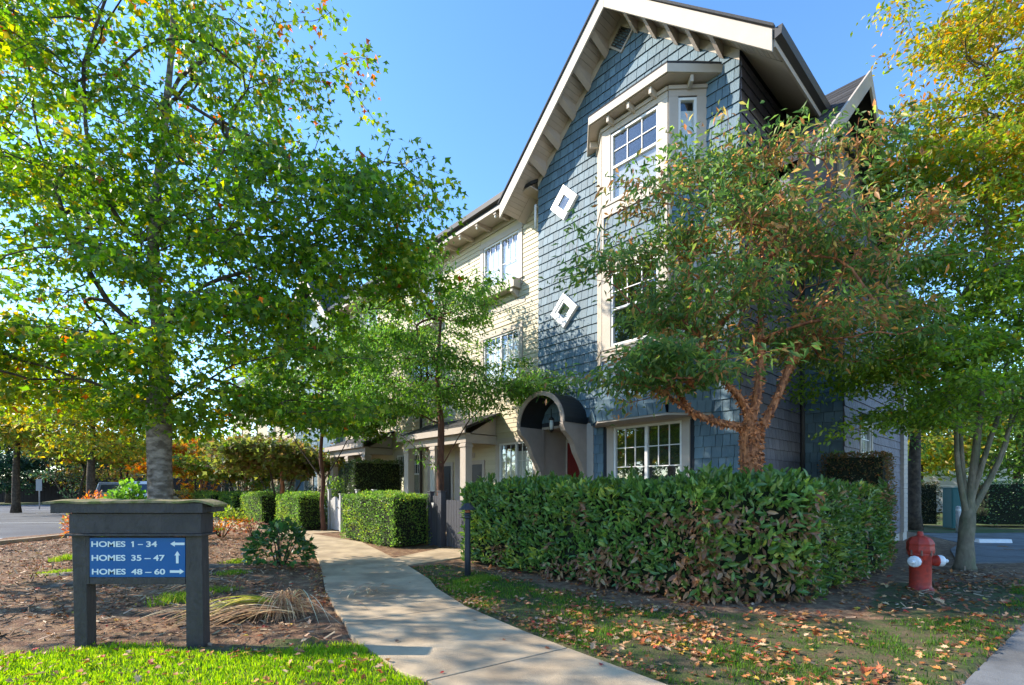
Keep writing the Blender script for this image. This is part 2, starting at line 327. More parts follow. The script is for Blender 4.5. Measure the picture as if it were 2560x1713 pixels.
def leaves(pos, ldir, nrm, size, tmpl, cols):
    """mesh arrays for many leaves: position, length direction, normal, size, colour"""
    y = ldir/np.linalg.norm(ldir, axis=1, keepdims=True)
    x = np.cross(y, nrm); x /= np.linalg.norm(x, axis=1, keepdims=True)+1e-9; z = np.cross(x, y)
    v, f = tmpl; B = np.stack([x, y, z], 1)                             # (N,3,3)
    V = pos[:, None, :]+size[:, None, None]*np.einsum('kj,njc->nkc', v, B)
    n, k = len(pos), len(v)
    Fc = (f[None]+(np.arange(n)*k)[:, None, None]).reshape(-1, f.shape[1])
    c = np.repeat(np.concatenate([cols, np.ones((n, 1))], 1), len(f), 0)
    return V.reshape(-1, 3), Fc, c
def pal(cols, wts, n, var=.25):
    cols = np.array(cols, float); w_ = np.array(wts, float); i = rng.choice(len(cols), n, p=w_/w_.sum())
    return cols[i]*(1+rng.uniform(-var, var, (n, 1)))*(1+rng.uniform(-.08, .08, (n, 3)))
def unit(n):
    v = rng.normal(size=(n, 3)); return v/np.linalg.norm(v, axis=1, keepdims=True)
# ------------------------------------------------------------------ trees
def in_ells(ells, per=9, cs=.36):
    out = []
    for c, r, n in ells:
        m = max(3, n//per); d = unit(m); k = rng.random(m)**.42; cc = np.array(c)+d*k[:, None]*np.array(r)
        i = rng.integers(0, m, n); s = cs*rng.uniform(.6, 1.3, m)
        out.append(cc[i]+rng.normal(size=(n, 3))*np.stack([s, s, s*.26], 1)[i])
    return np.concatenate(out)
MINZ = 0
def wood(arr, par, rad, lo, nside=5, minr=0.0):
    """tubes for nodes lo.. as arrays"""
    idx = np.arange(max(lo, 1), len(arr)); idx = idx[rad[idx] >= minr]; a = arr[par[idx]]; b = arr[idx]; ra = np.minimum(rad[par[idx]], rad[idx]*1.35); rb = rad[idx]
    d = b-a; L_ = np.linalg.norm(d, axis=1, keepdims=True)+1e-9; d = d/L_; ref = np.where(np.abs(d[:, 2:3]) > .8, np.array([[1., 0, 0]]), np.array([[0, 0, 1.]]))
    u = np.cross(d, ref); u /= np.linalg.norm(u, axis=1, keepdims=True); v = np.cross(d, u)
    th = np.arange(nside)*2*np.pi/nside; ring = np.cos(th)[None, :, None]*u[:, None]+np.sin(th)[None, :, None]*v[:, None]
    A = a[:, None]-d[:, None]*ra[:, None, None]*.4+ring*ra[:, None, None]; B = b[:, None]+ring*rb[:, None, None]
    Vv = np.concatenate([A, B], 1).reshape(-1, 3); n = len(idx); o = (np.arange(n)*2*nside)[:, None]
    j = np.arange(nside)[None]; f = np.stack([o+j, o+(j+1) % nside, o+nside+(j+1) % nside, o+nside+j], 2).reshape(-1, 4)
    return Vv, f
def make_tree(name, label, cat, base, trunk, trad, ells, nleaf, lsize, tmpl, palette, barkm, branchm=None, group=None,
              droop=.5, limbr=None, minz=2.0, rtip=.004, spread=.28, colfn=None, seg=.35, expo=2.3, up=.12, lm='leaf', flat=.5, per=9, cs=.36, thinf=1.9, limbs=(), leafjit=.3, minr=0):
    global MINZ, rng
    keep = rng; rng = np.random.default_rng(int(abs(base[0])*1000+abs(base[1])*37)+SEED)
    MINZ = minz; root = thing(name, label, cat, base, 0, group); b = np.array(base, float)
    tg = in_ells(ells, per, cs)-b; tr = [np.array(p)-b for p in trunk]
    arr, par, rad, nt = grow_limbs(tr, [[np.array(p)-b for p in l] for l in limbs], tg, seg, rtip, up, expo)
    k = len(tr); rad[:k] = np.maximum(rad[:k], trad)
    for _ in range(3):                               # soften kinks in the branches
        cs_ = np.zeros_like(arr); np.add.at(cs_, par[1:], arr[1:]); cc_ = np.bincount(par[1:], minlength=len(arr))[:, None]; m_ = (cc_[:, 0] > 0) & (np.arange(len(arr)) >= k)
        arr[m_] = .4*arr[m_]+.3*arr[par[m_]]+.3*(cs_[m_]/cc_[m_])
    if limbr:
        o_ = k
        for l, (ra_, rb_) in zip(limbs, limbr):
            m_ = 3*(len(l)-1); rad[o_:o_+m_] = np.maximum(rad[o_:o_+m_], np.linspace(ra_, rb_, m_)); o_ += m_
    mb = MB()
    cr_ = catmull([Vector(p) for p in tr], 4); rr = catmull([Vector((x, 0, 0)) for x in trad], 4)
    rad_t = [r.x for r in rr]; rad_t[0] *= 1.25
    mb.tube(cr_, rad_t, 14, 0, True, .05); mb.build('trunk', M[barkm], root)
    V_, f_ = wood(arr, par, rad, k, 6, minr); obj('branches', np_mesh('branches', V_, f_, smooth=True), M[branchm or barkm], root)
    # leaves around the outermost wood
    thin = np.where(rad < rtip*thinf)[0]; thin = thin[thin >= k]
    pick = rng.choice(thin, nleaf); pos = arr[pick]+rng.normal(size=(nleaf, 3))*spread*np.array([1, 1, flat])
    out = pos-arr[par[pick]]; out[:, 2] = 0; out = out/(np.linalg.norm(out, axis=1, keepdims=True)+1e-6)
    ld = out*.6+unit(nleaf)*.8; ld[:, 2] -= droop
    nr = unit(nleaf)*.75; nr[:, 2] += .8
    sz = lsize*rng.uniform(1-leafjit, 1+leafjit, nleaf)
    cols = colfn(pos+b, nleaf) if colfn else pal(*palette, nleaf)
    V_, f_, c_ = leaves(pos, ld, nr, sz, tmpl, cols)
    obj('crown', np_mesh('crown', V_, f_, c_), M[lm], root, kind='stuff')
    rng = keep; return root, arr, par, rad
SEED = 5
def grow_limbs(tr, limbs, tg, seg, rtip, up, expo):
    global PRE
    nodes = [tuple(p) for p in tr]; par = [-1]+list(range(len(tr)-1))
    P = [np.array(p) for p in tr]
    for l in limbs:
        d = [np.linalg.norm(p-l[0]) for p in P]; prev = int(np.argmin(d))
        cl = catmull([Vector(p) for p in l], 3)
        for p in cl[1:]: P.append(np.array(p)); par.append(prev); prev = len(P)-1
    n0 = len(P); cap = len(tg)*14+n0+10; arr = np.zeros((cap, 3)); arr[:n0] = P; n = n0; par = par+[0]*(cap-n0)
    c = np.array(tr[-1]); od = np.argsort(np.linalg.norm(tg-c, axis=1))
    for ti in od:
        T = tg[ti]; A = arr[:n]; D = np.linalg.norm(A-T, axis=1)+np.maximum(0, A[:, 2]-T[2])*.7+np.where(A[:, 2] < MINZ, 50, 0)
        i = int(np.argmin(D)); d = np.linalg.norm(T-arr[i]); k = max(1, min(12, int(d/seg))); prev = i; s = arr[i].copy()
        for j in range(1, k+1):
            f = j/k; p = s+(T-s)*f+np.array([0, 0, up*d])*math.sin(math.pi*f)*.6+rng.normal(size=3)*.06*seg*(1 if j < k else 0)
            arr[n] = p; par[n] = prev; prev = n; n += 1
    arr = arr[:n]; par = np.array(par[:n]); cnt = np.zeros(n); ch = np.bincount(par[par >= 0], minlength=n); cnt[ch == 0] = 1
    for i in range(n-1, 0, -1): cnt[par[i]] += cnt[i]
    return arr, par, rtip*np.power(np.maximum(cnt, 1), 1/expo), len(tr)
def catmull(P, k):
    if len(P) < 3:
        return [P[0].lerp(P[-1], i/k) for i in range(k+1)] if len(P) == 2 else P
    out = []; Q = [P[0]*2-P[1]]+list(P)+[P[-1]*2-P[-2]]
    for i in range(1, len(Q)-2):
        a, b, c, d = Q[i-1:i+3]
        for j in range(k):
            t = j/k; out.append(.5*((2*b)+(c-a)*t+(2*a-5*b+4*c-d)*t*t+(3*b-a-3*c+d)*t**3))
    out.append(P[-1]); return out
# ------------------------------------------------------------------ houses (house frame: x right, y in, z up)
def frame(x, y, dx, dy, z=0):
    """local matrix of a wall: x along (dx,dy), y into the wall, z up"""
    l = math.hypot(dx, dy); dx /= l; dy /= l
    m = Matrix(((dx, -dy, 0, x), (dy, dx, 0, y), (0, 0, 1, z), (0, 0, 0, 1))); return m
def wall_cells(mb, Mx, x0, x1, z0, z1, holes, th=.16, mi=0):
    xs = sorted({x0, x1, *[min(max(h[i], x0), x1) for h in holes for i in (0, 1)]}); zs = sorted({z0, z1, *[min(max(h[i], z0), z1) for h in holes for i in (2, 3)]})
    for a, b in zip(xs, xs[1:]):
        run = None
        for c, d in zip(zs, zs[1:]):
            mx_, mz_ = (a+b)/2, (c+d)/2
            if any(h[0] < mx_ < h[1] and h[2] < mz_ < h[3] for h in holes):
                if run: mb.box((a, 0, run[0]), (b, th, run[1]), mi, Mx); run = None
            else: run = (run[0], d) if run else (c, d)
        if run: mb.box((a, 0, run[0]), (b, th, run[1]), mi, Mx)
def intervals(x0, x1, blocks):
    out = [(x0, x1)]
    for a, b in blocks:
        nx_ = []
        for s, e in out:
            if b <= s or a >= e: nx_.append((s, e)); continue
            if a > s: nx_.append((s, a))
            if b < e: nx_.append((b, e))
        out = nx_
    return [i for i in out if i[1]-i[0] > .02]
EXPO = .215
M['butt'] = mat('shade dark shingle butt', (.035, .04, .05), .9)  # bottom edges coloured dark to paint a shadow line under each course
M['sbutt'] = mat('shade toned siding butt', (.27, .22, .16), .9)  # board undersides darkened too, a painted shadow line along the siding
M['felt'] = mat('dark building paper', (.03, .035, .045), .95)
SH = []                                             # shingles: (matrix, width, material)
def shingles(Mx, x0, x1, z0, z1, holes, m, clip=None, off=None):
    z = z0; 
    while z < z1-.02:
        e = min(EXPO, z1-z); a, b = x0, x1
        if clip:
            a, b = clip(z+e*.5); a = max(a, x0); b = min(b, x1)
            if b-a < .05: z += EXPO; continue
        for s, t in intervals(a, b, [(h[0], h[1]) for h in holes if h[2] < z+e*.6 and h[3] > z+e*.4]):
            x = s
            while x < t-.001:
                wd = random.choice((.12, .14, .16, .18, .20, .24)); 
                if t-x-wd < .06: wd = t-x
                o = off(z) if off else 0
                rot = Matrix.Rotation(math.atan2((off(z)-off(z+.2)), .2) if off else 0, 4, 'X')
                SH.append((Mx@Matrix.Translation((x, -o-.002, z+random.uniform(-.005, .003)))@rot, wd, e, m)); x += wd
        z += EXPO
def shingle_verts(wd, e):
    g = .005; x0, x1 = g, wd-g; b = -.032; t = -.008; h = e+.012
    return [(x0, b, 0), (x1, b, 0), (x1, 0, 0), (x0, 0, 0), (x0, t, h), (x1, t, h), (x1, 0, h), (x0, 0, h)]
SF = [(0,3,2,1),(4,5,6,7),(0,1,5,4),(1,2,6,5),(3,0,4,7)]
def flush_shingles(root, limit=300, score=None):
    global SH
    inv = Matrix(root.matrix_world) if False else Matrix.LocRotScale(root.location, root.rotation_euler, None)
    sc = []
    for i, (mt, wd, e, m) in enumerate(SH):
        w_ = inv@(mt@Vector((wd/2, 0, e/2))); n = (inv.to_3x3()@mt.to_3x3())@Vector((0, -1, 0)); v = Vector((0, 0, EYE))-w_
        a = wd*e*max(0, n.dot(v.normalized()))/max(1, v.length_squared)
        if w_.z < 1.6 or (w_.z < 6 and w_.x > 3.0): a *= .25
        sc.append((-a, i))
    sc.sort(); top = {i for _, i in sc[:limit]}; cache = {}
    for i, (mt, wd, e, m) in enumerate(SH):
        if i in top:
            k = (round(wd, 3), round(e, 3), m)
            if k not in cache:
                me = bpy.data.meshes.new('shingle'); me.from_pydata(shingle_verts(wd, e), [], SF); me.materials.append(M[m]); me.materials.append(M['butt']); me.polygons[0].material_index = 1; cache[k] = me
            o = bpy.data.objects.new('shingle', cache[k]); C.objects.link(o); o.parent = root; o.matrix_local = mt
    for m in sorted({s[3] for s in SH}):
        mb = MB()
        for i, (mt, wd, e, mm) in enumerate(SH):
            if mm == m and i not in top:
                mb.add([mt@Vector(v) for v in shingle_verts(wd, e)], SF); mb.m[-5] = 1
        if mb.v: mb.build('shingle_cladding', [M[m], M['butt']], root, kind='stuff')
    SH = []
def window(root, Mx, x0, z0, wd, h, style='hung', blind='blind', trim=.1, trimm='pale', grid=(3, 2), sill=True, casing=True):
    """window in a hole x0..x0+wd, z0..z0+h of the wall; frame, panes, muntins, blind; casing round it"""
    f = MB(); fw = .05
    for a, b in (((x0, -.012, z0), (x0+fw, .07, z0+h)), ((x0+wd-fw, -.012, z0), (x0+wd, .07, z0+h)), ((x0+fw, -.012, z0), (x0+wd-fw, .07, z0+fw)), ((x0+fw, -.012, z0+h-fw), (x0+wd-fw, .07, z0+h))):
        f.box(a, b, 0, Mx)
    halves = []
    if style == 'hung':
        zm = z0+h*.5; f.box((x0+fw, -.004, zm-.025), (x0+wd-fw, .06, zm+.025), 0, Mx)
        halves = [(x0+fw, x0+wd-fw, zm+.025, z0+h-fw, True), (x0+fw, x0+wd-fw, z0+fw, zm-.025, False)]
    elif style == 'slider':
        xm = x0+wd*.5; f.box((xm-.035, -.006, z0+fw), (xm+.035, .065, z0+h-fw), 0, Mx)
        zc = z0+h*.45; halves = []
        for a, b in ((x0+fw, xm-.035), (xm+.035, x0+wd-fw)): halves += [(a, b, zc, z0+h-fw, True), (a, b, z0+fw, zc, False)]
    else: halves = [(x0+fw, x0+wd-fw, z0+fw, z0+h-fw, style == 'grid')]
    win = f.build('window', M['white'], root, bevel=.004)
    for a, b, c, d, g in halves:
        MB().box((a, .03, c), (b, .036, d), 0, Mx).build('pane', M['glass'], win)
        if g:
            mu = MB(); nx_, nz_ = grid
            for i in range(1, nx_):
                xx = a+(b-a)*i/nx_; mu.box((xx-.009, .012, c), (xx+.009, .028, d), 0, Mx)
            for i in range(1, nz_):
                zz = c+(d-c)*i/nz_
                for j in range(nx_):
                    xa = a+(b-a)*j/nx_+.009; xb = a+(b-a)*(j+1)/nx_-.009; mu.box((xa, .013, zz-.009), (xb, .027, zz+.009), 0, Mx)
            if style == 'slider':
                for j in range(nx_): 
                    xa = a+(b-a)*j/nx_+.009; xb = a+(b-a)*(j+1)/nx_-.009; mu.box((xa, .013, c-.009), (xb, .027, c+.009), 0, Mx)
            mu.build('muntin', M['white'], win)
    q = MB(); xa, xb, za, zb, ya, yb = x0-.004, x0+wd+.004, z0-.004, z0+h+.004, .175, .9
    q.add([Mx@Vector(v) for v in [(xa,ya,za),(xb,ya,za),(xb,yb,za),(xa,yb,za),(xa,ya,zb),(xb,ya,zb),(xb,yb,zb),(xa,yb,zb)]], [(0,1,2,3),(4,7,6,5),(1,5,6,2),(2,6,7,3),(3,7,4,0)]); q.build('room', M['dark'], win)
    if blind == 'lower': MB().box((x0+.01, .075, z0), (x0+wd-.01, .08, z0+h*.5), 0, Mx).build('blind', M['blind'], win)
    elif blind == 'full': MB().box((x0+.01, .072, z0), (x0+wd-.01, .078, z0+h*.86), 0, Mx).build('blind', M['blindw'], win)
    elif blind == 'upper': MB().box((x0+.01, .075, z0+h*.45), (x0+wd-.01, .08, z0+h), 0, Mx).build('blind', M['blind'], win)
    if casing:
        t = MB(); o = trim; y0 = -.034
        t.box((x0-o, y0, z0-.0), (x0, 0, z0+h), 0, Mx); t.box((x0+wd, y0, z0), (x0+wd+o, 0, z0+h), 0, Mx)
        t.box((x0-o-.02, y0-.008, z0+h), (x0+wd+o+.02, 0, z0+h+o), 0, Mx)
        if sill: t.box((x0-o-.03, y0-.035, z0-.05), (x0+wd+o+.03, 0, z0), 0, Mx); t.box((x0-o, y0, z0-.05-o), (x0+wd+o, 0, z0-.05), 0, Mx)
        t.build('window_trim', M[trimm], root, bevel=.005)
    return win
PIT = .93
# ---- the blue gabled end house
H = thing('townhouse', 'tall blue shingled end townhouse with steep gable and bay window, cream soffits', 'house', HO, HA)
FW = frame(-5.12, 0, 1, 0)                          # facade wall: x 0..5.12 from its left end
def fx(t): return 5.12-t                            # t (metres left of the corner) -> wall x
holes = [(fx(5.08), fx(3.43), 0, 3.06), (fx(2.776), fx(1.13), 1.25, 2.86), (fx(3.15), fx(.69), 4.0, 9.2)]
wm = MB(); wall_cells(wm, FW, 0, 5.12, .12, 9.46, holes)
wm.prism([(0, 9.46), (5.12, 9.46), (2.56, 9.46+2.56*PIT)], 0, .16, 'y', 0, FW)
SW = frame(0, .16, 0, 1); wall_cells(wm, SW, 0, 3.0, .12, 9.2, []); 
wm.box((0-.16, 3.16, .12), (.664, 3.32, 6.4)); 
JW = frame(.824, 3.16, 0, 1); jh = [(1.33, 2.3, 1.7, 3.0)]
wall_cells(wm, JW, 0, 5.6, .12, 6.4, jh)
wm.box((-5.12, 1.07, .12), (-4.96, 9, 9.3)); wm.box((-5.12, .17, 3.07), (-4.96, 1.06, 9.3)); wm.box((-5.12, 8.84, .12), (.6, 9, 9.3))
wm.build('wall', M['felt'], H)
fo = MB(); fo.box((-3.45, .01, -.1), (.012, .14, .13)); fo.box((-.15, .16, -.1), (.012, 3.15, .13)); fo.box((.0, 3.17, -.1), (.836, 3.3, .13)); fo.box((.7, 3.3, -.1), (.836, 8.7, .22))
fo.build('foundation', M['found'], H)
clip = lambda z: (max(0, (z-9.46)/PIT+.02), min(5.12, 5.12-(z-9.46)/PIT-.02)) if z > 9.46 else (0, 5.12)
fh = [(fx(5.12), fx(3.40), 0, 3.05), (fx(3.05), fx(.87), 0, 3.3), (fx(3.2), fx(.64), 3.3, 9.3)]
shingles(FW, 0, 5.12, .15, 11.5, fh, 'blue', clip)
shingles(frame(0, 0, 0, 1), 0, 3.14, .15, 9.35, [], 'side_shade')
shingles(frame(0, 3.16, 1, 0), .02, .82, .15, 6.4, [], 'blue')
shingles(frame(.824, 3.16, 0, 1), 0, 5.6, .25, 6.35, [(1.2, 2.43, 1.55, 3.15)], 'side_shade')
window(H, JW, 1.33, 1.7, .97, 1.3, 'hung', 'full', .09, 'pale')
# corner strips of horizontal siding at the far back corner
for i in range(40): MB().prism([(8.77, .25+i*.14), (9.3, .25+i*.14), (9.3, .25+i*.14+.134), (8.785, .25+i*.14+.134)], .70, .93, 'x').build('siding_board', M['taupe'], H)
MB().box((.70, 8.77, -.1), (.91, 9.3, .24)).build('foundation', M['found'], H)
# downpipe in the inner corner
MB().tube([(.07, 3.08, .15), (.07, 3.08, 6.4)], .045, 10).build('downpipe', M['gutter'], H)
# bay
BP = .5; bt0, bt1, bf0, bf1 = 3.2, .64, 2.70, 1.147
bay_pts = [(-bt0, 0), (-bf0, -BP), (-bf1, -BP), (-bt1, 0)]
flare = lambda z: .13*max(0, 1-(z-2.95)/.55)**2
z7, z8, y5, y6 = 7.55, 8.98, 4.5, 6.05
bm_ = MB()
facets = []
for k in range(3):
    (xa, ya), (xb, yb) = bay_pts[k], bay_pts[k+1]; L_ = math.hypot(xb-xa, yb-ya); fr = frame(xa, ya, xb-xa, yb-ya)
    hl = [(.18, L_-.18, z7, z8), (.18, L_-.18, y5, y6)] if k != 1 else [(.22, 1.35, z7, z8), (.22, 1.35, y5, y6)]
    if k == 0: hl = []
    wall_cells(bm_, fr, 0.0, L_, 3.35, 9.2, hl, .07); facets.append((fr, L_, hl))
bm_.build('bay_wall', M['felt'], H)
for k, (fr, L_, hl) in enumerate(facets):
    shingles(fr, .02, L_-.02, 6.38, 7.25, [], 'blue'); shingles(fr, -.04, L_+.04, 2.95, 4.2, [], 'blue', None, flare)
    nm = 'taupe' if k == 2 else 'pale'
    t = MB()
    t.box((0, -.03, 7.28), (L_, -.001, 7.50), 0, fr); t.box((0, -.05, 7.50), (L_, -.001, 7.55), 0, fr)
    t.box((0, -.03, 9.0), (L_, -.001, 9.12), 0, fr); t.box((-.01, -.06, 9.12), (L_+.01, -.001, 9.19), 0, fr)
    t.box((0, -.03, 4.22), (L_, -.001, 4.44), 0, fr); t.box((0, -.05, 4.44), (L_, -.001, 4.49), 0, fr)
    t.box((0, -.03, 6.08), (L_, -.001, 6.36), 0, fr)
    for za, zb in ((7.55, 9.0), (4.49, 6.08), (6.36, 7.28)):
        if za < 6.3 and hl: t.box((0, -.03, za), (hl[0][0], -.001, zb), 0, fr); t.box((hl[0][1], -.03, za), (L_, -.001, zb), 0, fr)
        elif za < 6.3: t.box((0, -.03, za), (L_, -.001, zb), 0, fr)
        elif za > 7 and hl: t.box((0, -.03, za), (hl[0][0], -.001, zb), 0, fr); t.box((hl[0][1], -.03, za), (L_, -.001, zb), 0, fr)
        elif za > 7: t.box((0, -.03, za), (L_, -.001, zb), 0, fr)
        else: t.box((0, -.045, za), (.055, -.001, zb), 0, fr); t.box((L_-.055, -.045, za), (L_, -.001, zb), 0, fr)
    t.build('bay_trim', M[nm], H, bevel=.005)
    for h_ in hl: window(H, fr, h_[0], h_[2], h_[1]-h_[0], h_[3]-h_[2], 'hung' if k == 1 else 'plain', 'lower' if (h_[2] > 7 and k == 1) else ('full' if k == 2 and h_[2] > 7 else None), .06, 'pale', sill=False, casing=False)
# bay underside and its roof
fl = MB(); P = [(-3.32, 0), (-2.75, -.64), (-1.10, -.64), (-.52, 0)]; fl.prism(P, 2.90, 2.94); fl.build('bay_soffit', M['taupe'], H)
roofp = [(-3.54, .0), (-2.85, -.80), (-1.0, -.80), (-.30, .0)]; top = [(-2.9, .02), (-2.6, .01), (-1.25, .01), (-.95, .02)]
rf = MB(); vs = [(x, y, 9.40) for x, y in roofp]+[(x, y, 9.85) for x, y in top]+[(x, y, 9.44) for x, y in roofp]+[(x, y, 9.89) for x, y in top]
rf.add(vs, [(0, 1, 5, 4), (1, 2, 6, 5), (2, 3, 7, 6), (8, 12, 13, 9), (9, 13, 14, 10), (10, 14, 15, 11), (0, 8, 9, 1), (1, 9, 10, 2), (2, 10, 11, 3)]); rf.build('bay_roof', M['asphaltroof'], H)
fa = MB(); so = MB()
for k in range(3):
    (xa, ya), (xb, yb) = roofp[k], roofp[k+1]; L_ = math.hypot(xb-xa, yb-ya); fr = frame(xa, ya, xb-xa, yb-ya)
    fa.box((0, .0, 9.24), (L_, .03, 9.40), 0, fr)
so.prism([(x*.985-.03, y*.95) for x, y in roofp], 9.235, 9.25)
fa.build('bay_fascia', M['pale'], H, bevel=.004); so.build('bay_eave_soffit', M['soffit'], H)
for x, y, dx, dy in ((-2.4, -.5, 0, -1), (-1.9, -.5, 0, -1), (-1.4, -.5, 0, -1), (-.88, -.24, .7, -.7), (-2.98, -.2, -.7, -.7)):
    fr = frame(x, y, dx, dy); MB().box((0, -.03, 9.10), (.24, .03, 9.23), 0, fr).build('bay_bracket', M['pale'], H, bevel=.006)
# ground floor window under the bay
window(H, FW, fx(2.776), 1.25, 1.646, 1.61, 'slider', None, .17, 'taupe', sill=True)
# diamonds and the louvre vent
for t, z in ((4.19, 8.45), (4.19, 5.83)):
    fr = Matrix.Translation((-t, 0, z))@Matrix.Rotation(R(45), 4, 'Y')
    def ring(mb, a, b, y0, y1):
        mb.box((-a, y0, -a), (-b, y1, a), 0, fr); mb.box((b, y0, -a), (a, y1, a), 0, fr); mb.box((-b, y0, -a), (b, y1, -b), 0, fr); mb.box((-b, y0, b), (b, y1, a), 0, fr)
    m1 = MB(); ring(m1, .305, .20, -.10, -.001); d = m1.build('diamond_window', M['white'], H, bevel=.005)
    m2 = MB(); ring(m2, .205, .14, -.085, -.03); m2.build('sash', M['white'], d, bevel=.004)
    MB().box((-.14, -.06, -.14), (.14, -.055, .14), 0, fr).build('pane', M['glass'], d); MB().box((-.2, -.03, -.2), (.2, -.024, .2), 0, fr).build('backing', M['dark'], d)
fr = Matrix.Translation((-2.55, 0, 11.38))@Matrix.Rotation(R(45), 4, 'Y')
v = MB(); v.box((-.24, -.05, -.24), (-.20, 0, .24), 0, fr); v.box((.20, -.05, -.24), (.24, 0, .24), 0, fr); v.box((-.2, -.05, -.24), (.2, 0, -.2), 0, fr); v.box((-.2, -.05, .2), (.2, 0, .24), 0, fr)
vo = v.build('gable_vent', M['taupe'], H)
for i in range(8): MB().box((-.2, -.035, -.19+i*.049), (.2, -.012, -.19+i*.049+.022), 0, fr).build('louvre', M['gutter'], vo)
# main roof
def rz(x): return 9.46+PIT*(2.56-abs(x+2.56))       # underside height over x
OV = .785
def roof_slab(x0, x1, y0, y1, zf, th=.13):
    mb = MB(); vs = [(x0, y0, zf(x0)), (x1, y0, zf(x1)), (x1, y1, zf(x1)), (x0, y1, zf(x0))]; vs += [(x, y, z+th) for x, y, z in vs]
    mb.add(vs, [(0, 3, 2, 1), (4, 5, 6, 7), (0, 1, 5, 4), (1, 2, 6, 5), (2, 3, 7, 6), (3, 0, 4, 7)]); return mb
for a, b in ((-5.12-OV-.03, -2.56), (-2.56, OV+.03)): roof_slab(a, b, -.62, 9.4, lambda x: rz(x)+.05, .16).build('roof', M['asphaltroof'], H)
for sg, a, b in ((-1, -5.12-OV, -2.56), (1, -2.56, OV)):
    bb = MB(); P = [(a, rz(a)-.19), (b, rz(b)-.19), (b, rz(b)+.17), (a, rz(a)+.17)]; bb.prism(P, -.66, -.615, 'y'); bb.build('barge_board', M['pale'], H, bevel=.006)
    ed = MB(); P = [(a-(.03 if sg < 0 else 0), rz(a)+.175), (b+(.03 if sg > 0 else 0), rz(b)+.175), (b+(.03 if sg > 0 else 0), rz(b)+.225), (a-(.03 if sg < 0 else 0), rz(a)+.225)]; ed.prism(P, -.69, -.60, 'y'); ed.build('roof_edge', M['asphaltroof'], H)
    # soffit boards run out from the wall, side by side up the slope
    n = 40
    for i in range(n):
        xa = a+(b-a)*i/n; xb = a+(b-a)*(i+1)/n; g = .003
        s = MB(); P = [(xa+g, rz(xa+g)+.0), (xb-g, rz(xb-g)+.0), (xb-g, rz(xb-g)+.035), (xa+g, rz(xa+g)+.035)]; s.prism(P, -.612, -.002, 'y'); s.build('soffit_board', M['soffit'], H)
    fz = MB(); aa, b2 = (-5.12, -2.56) if sg < 0 else (-2.56, 0); P = [(aa, rz(aa)-.20), (b2, rz(b2)-.20), (b2, rz(b2)-.004), (aa, rz(aa)-.004)]; fz.prism(P, -.035, -.0225, 'y'); fz.build('frieze', M['pale'], H)
    for t in ((.333, .797, 1.246, 1.73, 2.18) if sg > 0 else (2.94, 3.43, 3.89, 4.38, 4.85)):
        x = -t; z = rz(x); hw = .045
        br = MB(); vs = []
        for xx in (x-hw, x+hw):
            zz = rz(xx)-.002; vs += [(xx, -.036, zz), (xx, -.036, zz-.26), (xx, -.22, zz-.20), (xx, -.50, zz-.10), (xx, -.612, zz-.09), (xx, -.612, zz)]
        br.add(vs, [tuple(range(6)), tuple(range(6, 12))[::-1]]+[(i, 6+i, 6+(i+1) % 6, (i+1) % 6) for i in range(6)]); br.build('bracket', M['soffit'], H)
# side eave: sloping soffit over the side wall, fascia and gutter
s = MB(); s.add([(-5.13, .0, rz(-5.12)-.01), (-5.12-OV, .0, rz(-5.12-OV)-.01), (-5.12-OV, 9, rz(-5.12-OV)-.01), (-5.13, 9, rz(-5.12)-.01)], [(0, 3, 2, 1)]); s.build('eave_soffit', M['soffit'], H)
s = MB(); s.add([(0.02, -.0, rz(0)-.01), (OV, -.0, rz(OV)-.01), (OV, 9, rz(OV)-.01), (0.02, 9, rz(0)-.01)], [(0, 1, 2, 3)]); s.build('eave_soffit', M['soffit'], H)
e = MB(); e.box((OV, -.60, rz(OV)-.10), (OV+.03, 9, rz(OV)+.13)); e.build('fascia', M['taupe'], H)
gt = MB(); z = rz(OV)
for y0, y1 in ((-.64, 9),): gt.prism([(OV+.03, z+.0), (OV+.13, z+.03), (OV+.15, z+.17), (OV+.03, z+.17)], y0, y1, 'y')
gt.build('gutter', M['gutter'], H)
# cross gable on the side: ridge at y 3.24
def cz(y): return 10.02-.92*abs(y-3.24)
for a, b in ((-.1, 3.24), (3.24, 7.6)):
    for i in range(16):
        ya = a+(b-a)*i/16; yb = a+(b-a)*(i+1)/16; s = MB(); u_ = .02 if a < 3 else 0; q_ = .02-u_
        vs = [(-.9, ya, cz(ya)), (1.25, ya, cz(ya)), (1.25, yb, cz(yb)), (-.9, yb, cz(yb)), (-.9, ya, cz(ya)+.08+u_), (1.25, ya, cz(ya)+.08+u_), (1.25, yb, cz(yb)+.08+q_), (-.9, yb, cz(yb)+.08+q_)]
        s.add(vs, [(0, 3, 2, 1), (4, 5, 6, 7), (0, 1, 5, 4), (1, 2, 6, 5), (2, 3, 7, 6), (3, 0, 4, 7)]); s.build('shingle_course', M['asphaltroof'], H)
    bb = MB(); bb.prism([(a, cz(a)-.22), (b, cz(b)-.22), (b, cz(b)+.12), (a, cz(a)+.12)], 1.252, 1.30, 'x'); bb.build('barge_board', M['pale'], H, bevel=.006)
g_ = MB(); g_.prism([(0.0, 6.42), (6.9, 6.42), (6.6, 6.65), (3.24, 9.8), (0.0, 6.8)], .66, .824, 'x'); g_.build('gable_wall', M['side_shade'], H)
MB().box((.01, .0, 6.36), (.9, 8.6, 6.415)).build('overhang_soffit', M['soffit'], H)
window(H, frame(.80, 2.2, 0, 1), .4, 6.9, 1.2, 1.3, 'hung', 'full', .1, 'pale') if False else None
vg = MB(); vg.box((.826, 2.7, 7.2), (.86, 3.8, 8.5)); vg.build('gable_trim', M['pale'], H)
